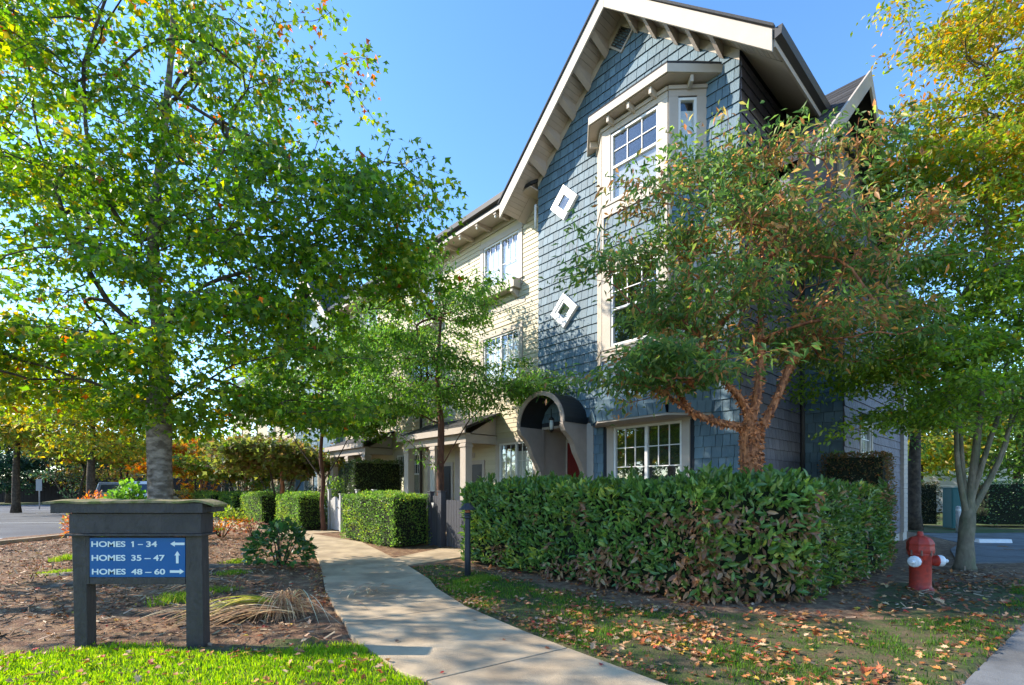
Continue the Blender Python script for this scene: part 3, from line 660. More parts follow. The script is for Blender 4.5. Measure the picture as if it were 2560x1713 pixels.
sk = MB(); sk.prism([(.83, 6.62), (1.36, 6.30), (1.36, 6.36), (.83, 6.70)], 3.1, 8.9, 'y'); sk.build('skirt_roof', M['asphaltroof'], H)
gt = MB(); gt.box((1.36, 3.1, 6.25), (1.46, 8.9, 6.38)); gt.build('gutter', M['pale'], H)
MB().box((.83, 3.12, 6.22), (1.36, 8.88, 6.26)).build('skirt_soffit', M['taupe'], H)
# entry canopy with curved brackets
xc = -4.255; ra = .745
def arch(r, n=20): return [(xc+r*math.cos(math.pi*i/n), 3.0+r*math.sin(math.pi*i/n)) for i in range(n+1)]
ro = MB(); o_, i_ = arch(.76), arch(.735)
for k in range(20): ro.prism([o_[k], o_[k+1], i_[k+1], i_[k]], -.83, -.02, 'y')
ro.build('canopy_roof', M['canopy'], H)
for k in range(1): 
    a_ = MB(); o_, i_ = arch(.77), arch(.67)
    for k in range(20): a_.prism([o_[k], o_[k+1], i_[k+1], i_[k]], -.87, -.832, 'y')
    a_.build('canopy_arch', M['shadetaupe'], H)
prof = [(-.87, 3.0), (-.87, 2.93), (-.80, 2.80), (-.62, 2.66), (-.50, 2.5), (-.43, 2.32), (-.30, 2.15), (-.20, 2.0), (-.15, 1.9), (-.14, 1.6), (-.14, .1), (.0, .1), (0, 3.0)]
for x in (-3.60, -5.0):
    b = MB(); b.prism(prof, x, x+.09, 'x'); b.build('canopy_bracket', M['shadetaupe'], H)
    tr = MB()
    for (ya, za), (yb, zb) in zip(prof[1:9], prof[2:10]): tr.prism([(ya-.012, za), (yb-.012, zb), (yb+.03, zb), (ya+.03, za)], x-.02, x+.11, 'x')
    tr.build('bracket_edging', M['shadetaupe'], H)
ec = MB()                                            # recess: inner walls, ceiling, floor
ec.box((-5.08, .0, 0), (-5.0, .95, 3.0)); ec.box((-3.51, .0, 0), (-3.43, .95, 3.0)); ec.box((-5.08, .95, 0), (-3.43, 1.05, 3.0)); ec.box((-5.0, -.8, 2.97), (-3.6, .95, 3.0)) if False else None
ec.box((-5.0, .0, 3.0), (-3.51, .95, 3.06)); ec.build('entry_recess', M['taupe'], H)
MB().box((-5.0, -.9, 0), (-3.51, .95, .14)).build('entry_step', M['concrete'], H, bevel=.01)
d = MB(); d.box((-4.93, .90, .14), (-4.0, .945, 2.72)); dr = d.build('door', M['door'], H)
for x0_ in (-4.85, -4.42):
    for z0_ in (.3, 1.1, 1.9): MB().box((x0_, .885, z0_), (x0_+.32, .90, z0_+.5)).build('door_panel', M['door'], dr, bevel=.008)
MB().lathe([(.02, 0), (.035, .02), (.03, .05)], 10).build('door_knob', M['rim'], dr).matrix_local = Matrix.Translation((-4.05, .90, 1.1))@Matrix.Rotation(R(90), 4, 'X')
dt = MB(); dt.box((-4.99, .90, .14), (-4.935, .949, 2.80)); dt.box((-3.995, .90, .14), (-3.93, .949, 2.80)); dt.box((-4.935, .90, 2.725), (-3.995, .949, 2.80)); dt.build('door_trim', M['pale'], H)
pl_ = MB(); pl_.box((-3.51, -.05, .1), (-3.32, -.001, 3.02)); pl_.box((-5.12, -.05, .1), (-5.01, -.001, 3.02)); pl_.build('pilaster', M['taupe'], H, bevel=.006)
lt = MB(); lt.lathe([(.01, 3.4), (.01, 3.22), (.06, 3.18), (.075, 3.14)], 8); lt.lathe([(.075, 2.90), (.04, 2.88), (.02, 2.84)], 8)
for a in range(4): lt.tube([(.07*math.cos(a*math.pi/2), .07*math.sin(a*math.pi/2), 2.90), (.07*math.cos(a*math.pi/2), .07*math.sin(a*math.pi/2), 3.14)], .006, 5)
lr = thing('porch_lantern', 'small hanging lantern inside the arched entry canopy', 'lantern', HO+ex*(-4.255)-ey*.45, HA)
lt.build('lantern_cage', M['lantern'], lr); MB().lathe([(.05, 2.91), (.055, 3.0), (.05, 3.13)], 10).build('lantern_glass', M['frost'], lr)
for x, z in ((.25, 7.9),): pass
flush_shingles(H)
# ---- the cream row
RY = .3
Rr = thing('terrace', 'cream sided row of townhouses joined to the blue house, deep eaves and porches', 'house', W(11.4, -.3), HA)
RM = Matrix.Translation((11.4, -.3, 0))             # house frame -> row frame
def radd(name, mb, m, par=None, **k):
    mb.v = [tuple(RM@Vector(v)) for v in mb.v] if par is None else mb.v
    return mb.build(name, M[m], par or Rr, **k)
X0, X1 = -17.7, -5.125
WR = RM@frame(X0, RY, 1, 0); LW = X1-X0
def rx(t): return -t-X0                              # t -> x along the row wall
wins = []
for k, c in enumerate((6.94, 10.9, 15.2)):
    wins.append((rx(c)-.77, 7.35, 1.54, 1.34, 'slider', 'full' if k == 0 else 'upper'))
    wins.append((rx(c)-.77, 4.55, 1.54, 1.4, 'hung' if k else 'slider', 'lower' if k else 'full'))
wins += [(rx(7.0), 1.0, 1.4, 1.8, 'slider', 'full'), (rx(11.85), 1.3, .55, 1.45, 'hung', 'lower'), (rx(12.9), 1.3, .55, 1.45, 'hung', 'lower'), (rx(17.3), 1.0, 1.2, 1.8, 'slider', 'lower')]
rh = [(w_[0], w_[0]+w_[2], w_[1], w_[1]+w_[3]) for w_ in wins]
mb = MB(); wall_cells(mb, WR, 0, LW, .1, 9.3, rh); mb.build('wall', M['cream'], Rr)
z = .16; n = 0; bh = [(h[0]-.17, h[1]+.17, h[2]-.3, h[3]+.22) for h in rh]
bcache = {}
while z < 9.15:
    for a, b in intervals(0, LW, [(h[0], h[1]) for h in bh if h[2] < z+.13 and h[3] > z+.01]):
        s = MB(); s.add([(a, -.022, z), (b, -.022, z), (b, 0, z), (a, 0, z), (a, -.006, z+.133), (b, -.006, z+.133), (b, 0, z+.133), (a, 0, z+.133)], SF); s.v = [tuple(WR@Vector(v)) for v in s.v]
        s.m[0] = 1; s.build('siding_board', [M['cream'], M['sbutt']], Rr); n += 1
    z += .128
for i, (x0, z0, w_, h_, st_, bl) in enumerate(wins):
    window(Rr, WR, x0, z0, w_, h_, st_, bl, .15, 'pale', grid=(3, 2) if st_ != 'slider' else (3, 1) if z0 > 7 else (3, 2))
    if z0 > 7:                                       # boxed ledge on brackets below the top windows
        b = MB(); b.box((x0-.1, -.30, 7.02), (x0+w_+.1, -.036, 7.28), 0, WR); b.build('window_ledge', M['pale'], Rr, bevel=.008)
        for xx in (x0, x0+w_-.1): b = MB(); b.prism([(-.26, 7.015), (-.021, 7.015), (-.021, 6.80), (-.06, 6.80), (-.26, 6.93)], xx, xx+.1, 'x', 0, WR); b.build('ledge_bracket', M['pale'], Rr)
        tp_ = MB(); tp_.box((x0-.25, -.03, 6.62), (x0+w_+.25, -.021, 6.78), 0, WR); tp_.build('band_board', M['pale'], Rr)
bb_ = MB(); bb_.box((0, -.034, 9.0), (LW, -.021, 9.22), 0, WR); bb_.build('frieze', M['taupe'], Rr)
# row roof, soffit, lookouts, gutter
r_ = MB(); P = [(-.30, 9.30), (4.2, 12.2), (8.8, 9.3), (8.8, 9.2), (4.2, 12.05), (-.30, 9.22)]; r_.prism(P, X0, X1+.02, 'x'); radd('roof', r_, 'asphaltroof')
s_ = MB(); s_.box((X0, -.28, 9.17), (X1, RY+.0, 9.20)); radd('eave_soffit', s_, 'soffit')
g_ = MB(); g_.prism([(-.30, 9.28), (-.40, 9.30), (-.42, 9.42), (-.30, 9.42)], X0, X1-.8, 'x'); radd('gutter', g_, 'gutter')
g_ = MB(); g_.box((X0, -.30, 9.12), (X1-.78, -.28, 9.30)); radd('fascia', g_, 'taupe')
bt_ = [5.74+.82*i for i in range(14)]
for t in bt_: 
    l_ = MB(); l_.box((-t-.05, -.27, 9.06), (-t+.05, RY-.03, 9.168)); radd('lookout', l_, 'soffit')
for i, t in enumerate(bt_[:6]):
    v = W(t, .24, 9.0); b = MB(); b.lathe([(.012, .055), (.012, .03), (.028, .01), (.03, -.01), (.018, -.03)], 10); o = b.build('light_bulb', M['bulb']); o.location = v
    tag(o, 'small round white string bulb under the cream row eave, '+('nearest the blue gable', 'second from the blue gable', 'third from the blue gable', 'fourth from the blue gable', 'fifth from the blue gable', 'sixth from the blue gable')[i], 'light bulb', 'string bulbs under the eave')
dp = MB(); dp.tube([(-11.1, RY-.09, .1), (-11.1, RY-.09, 9.1)], .045, 8); radd('downpipe', dp, 'gutter')
dp = MB(); dp.tube([(-5.45, RY-.08, 8.95), (-5.25, RY-.2, 8.9), (-5.18, -.06, 8.8), (-5.18, -.06, 8.2)], .03, 8); radd('conduit', dp, 'white')
# porches
def porch(ta, tb, doors):
    xa, xb = -tb, -ta; dep = 1.15
    r_ = MB(); r_.prism([(RY-.022, 3.62), (RY-.022, 3.70), (-dep+RY-.12, 3.20), (-dep+RY-.12, 3.12)], xa-.15, xb+.15, 'x'); radd('porch_roof', r_, 'asphaltroof')
    f_ = MB(); f_.box((xa-.15, -dep+RY-.16, 3.02), (xb+.15, -dep+RY-.12, 3.19)); radd('porch_fascia', f_, 'taupe')
    b_ = MB(); b_.box((xa, -dep+RY, 2.78), (xb, -dep+RY+.16, 3.05)); b_.box((xa, -dep+RY+.16, 2.78), (xa+.14, RY-.022, 3.02)); b_.box((xb-.14, -dep+RY+.16, 2.78), (xb, RY-.022, 3.02)); radd('porch_beam', b_, 'taupe')
    for s_ in (xa+.01, xb-.13): 
        q_ = MB(); q_.prism([(-dep+RY+.2, 3.05), (RY-.03, 3.05), (RY-.03, 3.58)], s_, s_+.1, 'x'); radd('porch_gusset', q_, 'taupe')
    c_ = MB(); c_.box((xa+.14, -dep+RY+.16, 2.95), (xb-.14, RY-.022, 2.99)); radd('porch_ceiling', c_, 'soffit')
    n_ = 3
    for i in range(n_):
        x = xa+.02+(xb-xa-.30)*i/(n_-1); c_ = MB(); c_.box((x, -dep+RY+.01, .30), (x+.26, -dep+RY+.24, 2.78)); c_.box((x-.03, -dep+RY-.02, .12), (x+.29, -dep+RY+.27, .30)); c_.box((x-.025, -dep+RY-.015, 2.66), (x+.285, -dep+RY+.265, 2.74)); radd('column', c_, 'taupe', bevel=.008)
    d_ = MB(); d_.box((xa-.1, -dep+RY-.05, 0), (xb+.1, RY, .12)); radd('porch_floor', d_, 'concrete')
    for t in doors:
        fr = RM@frame(-t-.9, RY, 1, 0)
        f_ = MB(); f_.box((-.1, -.05, .12), (0, -.001, 2.36), 0, fr); f_.box((.9, -.05, .12), (1.0, -.001, 2.36), 0, fr); f_.box((0, -.05, 2.24), (.9, -.001, 2.36), 0, fr); f_.build('door_trim', M['taupe'], Rr)
        d_ = MB(); d_.box((0, -.035, .12), (.9, -.022, 2.24), 0, fr); dd = d_.build('door', M['ddark'], Rr)
        for xx in (.1, .5):
            for z0_, z1_ in ((.25, .95), (1.1, 2.0)): MB().box((xx, -.045, z0_), (xx+.3, -.035, z1_), 0, fr).build('door_panel', M['ddark'], dd, bevel=.006)
        n_ = MB(); n_.box((.30, -.04, 2.44), (.52, -.022, 2.60), 0, fr); n_.build('house_number_plate', M['taupe'], Rr)
        pt = MB()
        pt.box((-.5, -.03, .12), (-.12, -.022, 2.7), 0, fr); pt.build('pilaster', M['taupe'], Rr)
porch(7.1, 10.45, (7.75, 9.35)); porch(13.2, 16.4, (13.5, 15.1))
# ---- next gabled house and the row beyond it
N2 = thing('townhouse', 'farther gabled townhouse with pale barge boards, half hidden behind the maples', 'house', W(20.3, 0), HA)
def nz(x): return 9.2+.93*(2.56-abs(x))
m_ = MB(); m_.box((-2.56, 0, .1), (2.56, 8, 9.2)); m_.prism([(-2.56, 9.2), (2.56, 9.2), (0, 11.58)], 0, 8, 'y'); m_.build('wall', M['blue'], N2)
for a, b in ((-3.35, 0), (0, 3.35)):
    r_ = MB(); r_.prism([(a, nz(a)+.02), (b, nz(b)+.02), (b, nz(b)+.18), (a, nz(a)+.18)], -.58, 8.4, 'y'); r_.build('roof', M['asphaltroof'], N2)
    r_ = MB(); r_.prism([(a, nz(a)-.19), (b, nz(b)-.19), (b, nz(b)+.17), (a, nz(a)+.17)], -.63, -.585, 'y'); r_.build('barge_board', M['pale'], N2)
for z0_, h_ in ((7.4, 1.4), (4.5, 1.5), (1.2, 1.6)): 
    for x0_ in (-1.2, .6):
        w_ = MB(); w_.box((x0_-.1, -.05, z0_-.1), (x0_+1.1, -.001, z0_+h_+.1)); wo_ = w_.build('window', M['pale'], N2); MB().box((x0_, -.06, z0_), (x0_+1, -.051, z0_+h_)).build('pane', M['glass'], wo_)
SH = []
shingles(frame(-2.56, 0, 1, 0), 0, 5.12, .15, 9.2, [(1.2, 2.6, 1.0, 9), (3.0, 4.4, 1, 9)], 'blue'); flush_shingles(N2, 0)
N3 = thing('terrace', 'far end of the cream row beyond the second gable, seen between small trees', 'house', W(30, -.3), HA)
m_ = MB(); m_.box((-7, 0, .1), (7, 8, 9.1)); m_.build('wall', M['cream'], N3)
m_ = MB(); m_.prism([(-.6, 9.2), (4, 12), (8.6, 9.2), (4, 11.8)], -7.1, 7.1, 'x'); m_.build('roof', M['asphaltroof'], N3)
for x0_ in (-5.5, -2, 1.5, 5):
    for z0_ in (1.1, 4.5, 7.3):
        w_ = MB(); w_.box((x0_-.1, -.05, z0_-.1), (x0_+1.3, -.001, z0_+1.5)); wo_ = w_.build('window', M['pale'], N3); MB().box((x0_, -.06, z0_), (x0_+1.2, -.051, z0_+1.4)).build('pane', M['glass'], wo_)
for x0_ in (-4.2, 3):
    w_ = MB(); w_.prism([(-1.2, 3.1), (0, 3.6), (0, 3.5), (-1.2, 3.0)], x0_-1, x0_+1.6, 'x'); w_.build('porch_roof', M['asphaltroof'], N3)
    for q_ in (-.9, 1.3): w_ = MB(); w_.box((x0_+q_, -1.15, 0), (x0_+q_+.22, -.95, 3.0)); w_.build('column', M['pale'], N3)
# ------------------------------------------------------------------ plants
def hedge(name, label, cat, A, B, thick, h, n, size, tmpl, palette, group=None, lm='waxy', brown=None, bump=.15, upk=.5, tips=0):
    """clipped hedge from A to B (ground points of its front foot), thick metres back to the left of A->B"""
    a = np.array(A, float); b = np.array(B, float); d = b-a; L_ = np.linalg.norm(d); d /= L_; nrm = np.array([-d[1], d[0]])   # nrm points back
    tips = tips or int(L_*6)
    root = thing(name, label, cat, (a[0], a[1], 0), 0, group)
    c = MB(); m = .10; fr = Matrix(((d[0], nrm[0], 0, 0), (d[1], nrm[1], 0, 0), (0, 0, 1, 0), (0, 0, 0, 1)))
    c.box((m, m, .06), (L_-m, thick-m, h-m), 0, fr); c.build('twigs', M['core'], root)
    ar = [L_*h, L_*h*.6, thick*h, thick*h, L_*thick*1.1]; k = rng.choice(5, n, p=np.array(ar)/sum(ar)); u = rng.random(n); v = rng.random(n)**.9
    x = np.select([k == 0, k == 1, k == 2, k == 3, k == 4], [u*L_, u*L_, 0*u, L_+0*u, u*L_]); y = np.select([k == 0, k == 1, k == 2, k == 3, k == 4], [0*u, thick+0*u, u*thick, u*thick, v*thick])
    z = np.where(k == 4, h, v*(h-.04)+.04)
    o = np.zeros((n, 3)); o[k == 0, 1] = -1; o[k == 1, 1] = 1; o[k == 2, 0] = -1; o[k == 3, 0] = 1; o[k == 4, 2] = 1
    bl = (fnoise(x*1.0+y+z*.7+9, z+y*.8+30, .55, 5)-.5)*2*bump; dep = rng.uniform(-.10, .02, n)+bl
    # round the edges
    p = np.stack([x, y, z], 1)+o*dep[:, None]
    rr = .12; 
    for ax, lo, hi in ((0, 0, L_), (1, 0, thick)):
        ed = np.clip((rr-np.minimum(p[:, ax]-lo, hi-p[:, ax]))/rr, 0, 1)*(k == 4); p[:, 2] -= ed**2*rr*.7
    et = np.clip((p[:, 2]-(h-rr))/rr, 0, 1)*(k < 4); p[:, :2] -= (o[:, :2])*(et**2*rr*.7)[:, None]
    ld = o*.5+unit(n)*.7; ld[:, 2] += upk; nr = o*1.0+unit(n)*.55; nr[:, 2] += .35
    sz = size*rng.uniform(.65, 1.25, n)
    cols = pal(*palette, n)
    yg = rng.random(n) < np.clip(fnoise(x*.9+y+3, z+17, .45, 63)*3-1.7, 0, .7); cols[yg] = cols[yg]*np.array([2.0, 1.45, 1.1])
    if brown is not None:
        s = brown(x, y, z, k); bm = rng.random(n) < s; cols[bm] = pal([(.28, .14, .065), (.36, .21, .11), (.20, .10, .05)], [1, 1, 1], bm.sum())
        ld[bm, 2] -= 1.0
    R3 = np.array([[d[0], nrm[0], 0], [d[1], nrm[1], 0], [0, 0, 1]]).T
    p = p@R3; ld = ld@R3; nr = nr@R3
    if tips:                                        # young shoots standing above the top
        q = rng.integers(0, tips, tips*9); cx = rng.uniform(0, L_, tips); cy = rng.uniform(0, thick, tips); ch = rng.uniform(.0, .5, tips)**2*.8*size/.13+.02
        pp = np.stack([cx[q]+rng.normal(size=len(q))*.02, cy[q]+rng.normal(size=len(q))*.02, h+ch[q]*rng.random(len(q))], 1)@R3
        l2 = unit(len(q)); l2[:, 2] = np.abs(l2[:, 2])+.5; n2 = unit(len(q)); n2[:, 2] += .5
        p = np.concatenate([p, pp]); ld = np.concatenate([ld, l2]); nr = np.concatenate([nr, n2]); sz = np.concatenate([sz, size*rng.uniform(.8, 1.25, len(q))])
        cols = np.concatenate([cols, pal([(.11, .19, .035), (.08, .15, .03)], [1, 1], len(q))])
    V_, f_, c_ = leaves(p, ld, nr, sz, tmpl, cols); obj('foliage', np_mesh('foliage', V_, f_, c_), M[lm], root, kind='stuff'); return root
LAUR = ([(.105, .205, .042), (.15, .255, .048), (.065, .145, .034), (.23, .31, .065)], [4, 4, 3, 1.2])
BOXW = ([(.10, .19, .035), (.14, .24, .045), (.07, .13, .028), (.17, .25, .05)], [4, 3, 3, 1])
def brown1(x, y, z, k):
    return np.clip(fnoise(x+5, z*1.4+3, .5, 31)*3.6-1.62+(x-3.4)*.28-(z-.55)*.75, 0, .6)*(k != 4)
hedge('laurel_hedge', 'long waist-high laurel hedge in front of the blue house, browned at its near foot', 'hedge', tp(4.2, 3.1), tp(-.85, 3.1), 1.1, 1.55, 14000, .13, T_LAUREL, LAUR, brown=brown1, tips=60)
hedge('laurel_hedge', 'laurel hedge running back along the house side, right of the long one', 'hedge', tp(-.82, 2.95), tp(-1.75, 1.9), 1.0, 1.56, 4600, .14, T_LAUREL, LAUR, brown=lambda x, y, z, k: brown1(x+5, y, z, k), tips=45)
hedge('cherry_laurel_hedge', 'clipped green hedge beside the fire hydrant, running back to the jog in the wall', 'hedge', tp(-1.72, 1.95), tp(-1.75, -2.5), 1.05, 1.50, 12500, .105, T_LAUREL, ([(.10, .18, .035), (.075, .15, .03), (.15, .21, .04), (.055, .10, .025)], [3, 3, 2, 1]), tips=30, brown=lambda x, y, z, k: np.clip(fnoise(x, z, .7, 77)*1.5-.75, 0, .4))
hedge('clipped_shrub', 'square clipped russet shrub standing against the side wall', 'shrub', (6.15, 9.9), (6.95, 9.15), .95, 2.2, 6500, .05, T_OVATE, ([(.13, .07, .03), (.09, .075, .025), (.05, .07, .02), (.17, .09, .04)], [3, 3, 2, 2]), lm='leaf', bump=.05)
gr = 'clipped hedges along the front gardens'
hedge('garden_hedge', 'clipped hedge between the two garden gates, dark on its near side', 'hedge', tp(10.3, 3.0), tp(7.2, 3.05), 1.15, 1.34, 12000, .06, T_OVATE, BOXW, gr, lm='leaf')
for i, (ta, tb, hh, n_, lab) in enumerate(((16.3, 13.95, 1.30, 8000, 'clipped hedge just beyond the white garden gate'), (21.3, 18.3, 1.28, 6500, 'clipped hedge, second beyond the white garden gate'), (25.5, 22.8, 1.25, 4500, 'clipped hedge, third beyond the white garden gate'), (33, 27.2, 1.25, 5000, 'low far hedge near the big maple trunk'), (46, 35, 1.25, 5000, 'farthest hedge of the row, autumn tinted'))):
    hedge('garden_hedge', lab, 'hedge', tp(ta, 3.0), tp(tb, 3.0), 1.0, hh, n_, .065 if i < 2 else .09, T_OVATE, BOXW if i < 4 else ([(.16, .14, .03), (.2, .1, .03), (.08, .13, .03)], [1, 1, 1]), gr, lm='leaf')
hedge('tall_hedge', 'head-high clipped hedge dividing two front gardens, behind the white gate', 'hedge', tp(13.0, 1.85), tp(12.0, 1.85), 1.9, 2.48, 9000, .06, T_OVATE, ([(.05, .10, .02), (.075, .12, .025), (.035, .06, .015)], [3, 2, 2]))
hedge('tall_hedge', 'dark tall hedge far behind the pale tree at the right edge', 'hedge', (19.0, 19.8), (34, 18.5), 1.5, 1.78, 9000, .09, T_OVATE, ([(.03, .08, .03), (.04, .10, .03)], [1, 1]))
hedge('tall_hedge', 'short dark hedge left of the teal cabinet', 'hedge', (16.3, 20.1), (17.3, 20.0), 1.0, 1.75, 2500, .08, T_OVATE, ([(.05, .07, .03), (.06, .06, .03)], [1, 1]))
# autumn tints of the big maple: greener low and inside, yellow and red outside at the top and left
def bigcol(p, n):
    base = pal([(.075, .155, .016), (.11, .20, .02), (.05, .11, .014), (.18, .25, .02)], [4, 4, 2.5, 2.5], n)
    k = .12+np.clip((-p[:, 0]-6.0)*.10, 0, .5)+np.clip((p[:, 2]-8.0)*.16, 0, .45)+.55*(p[:, 0] < -7.2)*(p[:, 2] < 4.4)
    r = rng.random(n); nz_ = fnoise(p[:, 0]+30, p[:, 2]+p[:, 1]+30, .8, 61); y = r < k*nz_*1.6
    base[y] = pal([(.26, .28, .022), (.30, .21, .025), (.16, .24, .02)], [3, 1.4, 4], y.sum())
    rr = rng.random(n); red = rr < (.006+.22*np.clip((p[:, 2]-8.2)*.3, 0, 1)*(nz_ > .5)+.05*(p[:, 0] < -8.5)*(p[:, 2] < 5))
    base[red] = pal([(.32, .055, .015), (.40, .12, .03), (.30, .14, .06)], [2, 2, 1], red.sum()); return base
BX, BY = -6.25, 8.85
make_tree('maple_tree', 'big green maple with a thick grey trunk behind the blue sign', 'tree', (BX, BY, 0),
    [(BX, BY, -.05), (BX-.02, BY, .8), (BX-.03, BY, 1.8), (BX-.05, BY, 2.9), (BX-.05, BY, 4.2), (BX-.15, BY, 6.0), (BX+.05, BY, 8.0), (BX+.2, BY, 9.8), (BX+.1, BY, 11)],
    [.25, .205, .19, .195, .115, .085, .06, .04, .015],
    [((-4.3, 9.0, 5.9), (2.7, 2.0, 1.4), 470), ((-5.0, 8.9, 4.1), (2.3, 2.0, 1.2), 340), ((-8.6, 9.0, 4.4), (3.0, 2.2, 1.7), 520), ((-6.3, 9.0, 7.4), (3.4, 2.3, 2.0), 560),
     ((-9.3, 8.9, 7.6), (2.8, 2.8, 2.4), 420), ((-5.7, 8.9, 9.6), (2.5, 2.2, 1.6), 380), ((-9, 9, 10.2), (2.4, 2.0, 1.6), 220), ((-2.3, 8.8, 6.4), (1.2, 1.2, .5), 130), ((-2.3, 8.8, 5.3), (.9, 1.0, .4), 70), ((-6.2, 8.9, 2.9), (2.4, 1.9, .35), 160), ((-4.0, 8.7, 3.0), (1.3, 1.3, .45), 90), ((-10, 8.6, 3.3), (2.2, 1.7, .8), 260), ((-5.4, 8.8, 5.0), (2.8, 1.9, 1.2), 140)],
    50000, .122, T_MAPLE, None, 'bark', 'barkdark', per=14, cs=.42, droop=.7, minz=2.55, rtip=.0045, spread=.17, colfn=bigcol, expo=2.35, flat=.6,
    limbs=[[(BX-.05, BY, 3.9), (BX-1.0, BY, 5.0), (BX-1.9, BY, 6.6), (BX-2.4, BY+.1, 8.6), (BX-2.9, BY, 10.6)], [(BX-.1, BY, 5.2), (BX-.9, BY-.3, 6.6), (BX-1.1, BY-.4, 8.4), (BX-.6, BY-.3, 10.4)],
           [(BX, BY, 4.5), (BX+1.0, BY-.2, 5.1), (BX+2.3, BY-.2, 5.5), (BX+3.8, BY-.3, 6.1)], [(BX, BY, 3.2), (BX+1.2, BY-.3, 3.5), (BX+2.6, BY-.4, 3.9)], [(BX, BY, 6.2), (BX+.9, BY, 7.2), (BX+1.7, BY, 8.9)], [(BX, BY, 3.1), (BX-1.5, BY-.3, 3.5), (BX-3.2, BY-.3, 3.9)]])
def papercol(p, n):
    base = pal([(.11, .18, .045), (.085, .155, .04), (.20, .25, .05), (.065, .12, .033)], [4, 4, 2, 2], n)
    nz_ = fnoise(p[:, 0]+p[:, 1]*.4+30, p[:, 2]*1.6+30, .7, 91); r = rng.random(n); b = r < np.clip((nz_-.495)*4.2, .05, .6)
    base[b] = pal([(.32, .16, .07), (.40, .18, .07), (.28, .19, .07), (.36, .27, .09)], [3, 2, 2, 2], b.sum()); return base
PX, PY = 3.68, 7.62
pm, parr, ppar, prad = make_tree('paperbark_maple', 'paperbark maple with peeling orange bark rising behind the laurel hedge', 'tree', (PX, PY, 0),
    [(PX, PY, 0), (PX-.01, PY, .8), (PX-.02, PY, 1.7), (PX-.03, PY, 2.2), (PX-.04, PY, 2.45)], [.17, .145, .135, .145, .12],
    [((3.3, 7.5, 5.3), (1.5, 1.5, 1.15), 330), ((2.3, 7.2, 4.0), (.85, 1.1, .6), 170), ((1.6, 7.0, 3.15), (.7, .8, .35), 120), ((2.4, 7.0, 3.15), (.75, .8, .35), 120), ((4.9, 7.7, 5.1), (1.5, 1.5, 1.1), 300), ((5.5, 7.6, 3.85), (1.2, 1.2, .45), 160), ((4.3, 7.6, 6.15), (1.4, 1.3, .6), 160), ((2.3, 7.3, 5.6), (.75, .8, .45), 75), ((3.1, 7.4, 4.3), (1.0, 1.2, .5), 120), ((1.1, 7.1, 4.55), (.45, .4, .12), 24), ((4.1, 7.4, 4.0), (1.3, 1.2, .35), 100), ((3.0, 7.45, 6.55), (.5, .5, .35), 40), ((6.2, 7.8, 5.6), (.7, .7, .5), 60)],
    21500, .12, T_OVN, None, 'paperbark', 'paperbark', per=13, cs=.27, droop=.45, limbr=[(.06, .028), (.065, .03), (.07, .025), (.065, .028), (.03, .015)], minz=2.35, rtip=.0034, spread=.12, colfn=papercol, seg=.22, expo=2.1, flat=.6,
    limbs=[[(PX-.05, PY, 2.4), (PX-.45, PY-.05, 2.50), (PX-.95, PY-.1, 2.62), (PX-1.15, PY-.1, 2.95), (PX-1.5, PY-.1, 3.35)], [(PX-.02, PY, 2.4), (PX-.1, PY, 2.85), (PX-.5, PY-.05, 3.15), (PX-.95, PY, 3.6)],
           [(PX, PY, 2.4), (PX+.1, PY, 3.0), (PX+.15, PY, 3.6), (PX+.1, PY, 4.4), (PX+.3, PY, 5.6)], [(PX+.05, PY, 2.3), (PX+.35, PY, 2.75), (PX+.62, PY+.05, 3.45), (PX+1.0, PY, 4.3), (PX+1.7, PY, 5.2)], [(PX-.95, PY-.1, 2.75), (PX-1.5, PY-.2, 2.95), (PX-2.1, PY-.3, 3.2)]])
# peeling flakes on trunk and thick limbs
fk = []; base = np.array((PX, PY, 0.))
pos = []; dr = []
for _ in range(1500):
    z = random.uniform(1.3, 2.5); a = random.uniform(0, 2*math.pi); pos.append((.143*math.cos(a), .143*math.sin(a), z)); dr.append((math.cos(a), math.sin(a), 0))
idx = np.where(prad > .022)[0]; idx = idx[idx > 4]
for _ in range(2600):
    i = random.choice(idx); k = random.random(); c = parr[i]*(1-k)+parr[ppar[i]]*k; d = parr[i]-parr[ppar[i]]; d /= np.linalg.norm(d)+1e-6; u = np.cross(d, unit(1)[0]); u /= np.linalg.norm(u); pos.append(tuple(c+u*prad[i])); dr.append(tuple(u))
pos = np.array(pos); dr = np.array(dr); n = len(pos); ld = unit(n)*.5+dr*.35; ld[:, 2] -= .4
V_, f_, c_ = leaves(pos, ld, dr+unit(n)*.5, rng.uniform(.018, .055, n), (np.array([(-.3, 0, 0), (.3, 0, 0), (-.32, .5, .16), (.28, .5, .14), (-.2, 1, .5), (.25, .95, .45)], float), np.array([(0, 1, 3), (0, 3, 2), (2, 3, 5), (2, 5, 4)])), np.ones((n, 3)))
obj('peeling_bark', np_mesh('peeling_bark', V_, f_), M['flake'], pm, kind='stuff')
MX, MY = W(7.45, 1.9).x, W(7.45, 1.9).y
MX, MY = -1.86, 13.0
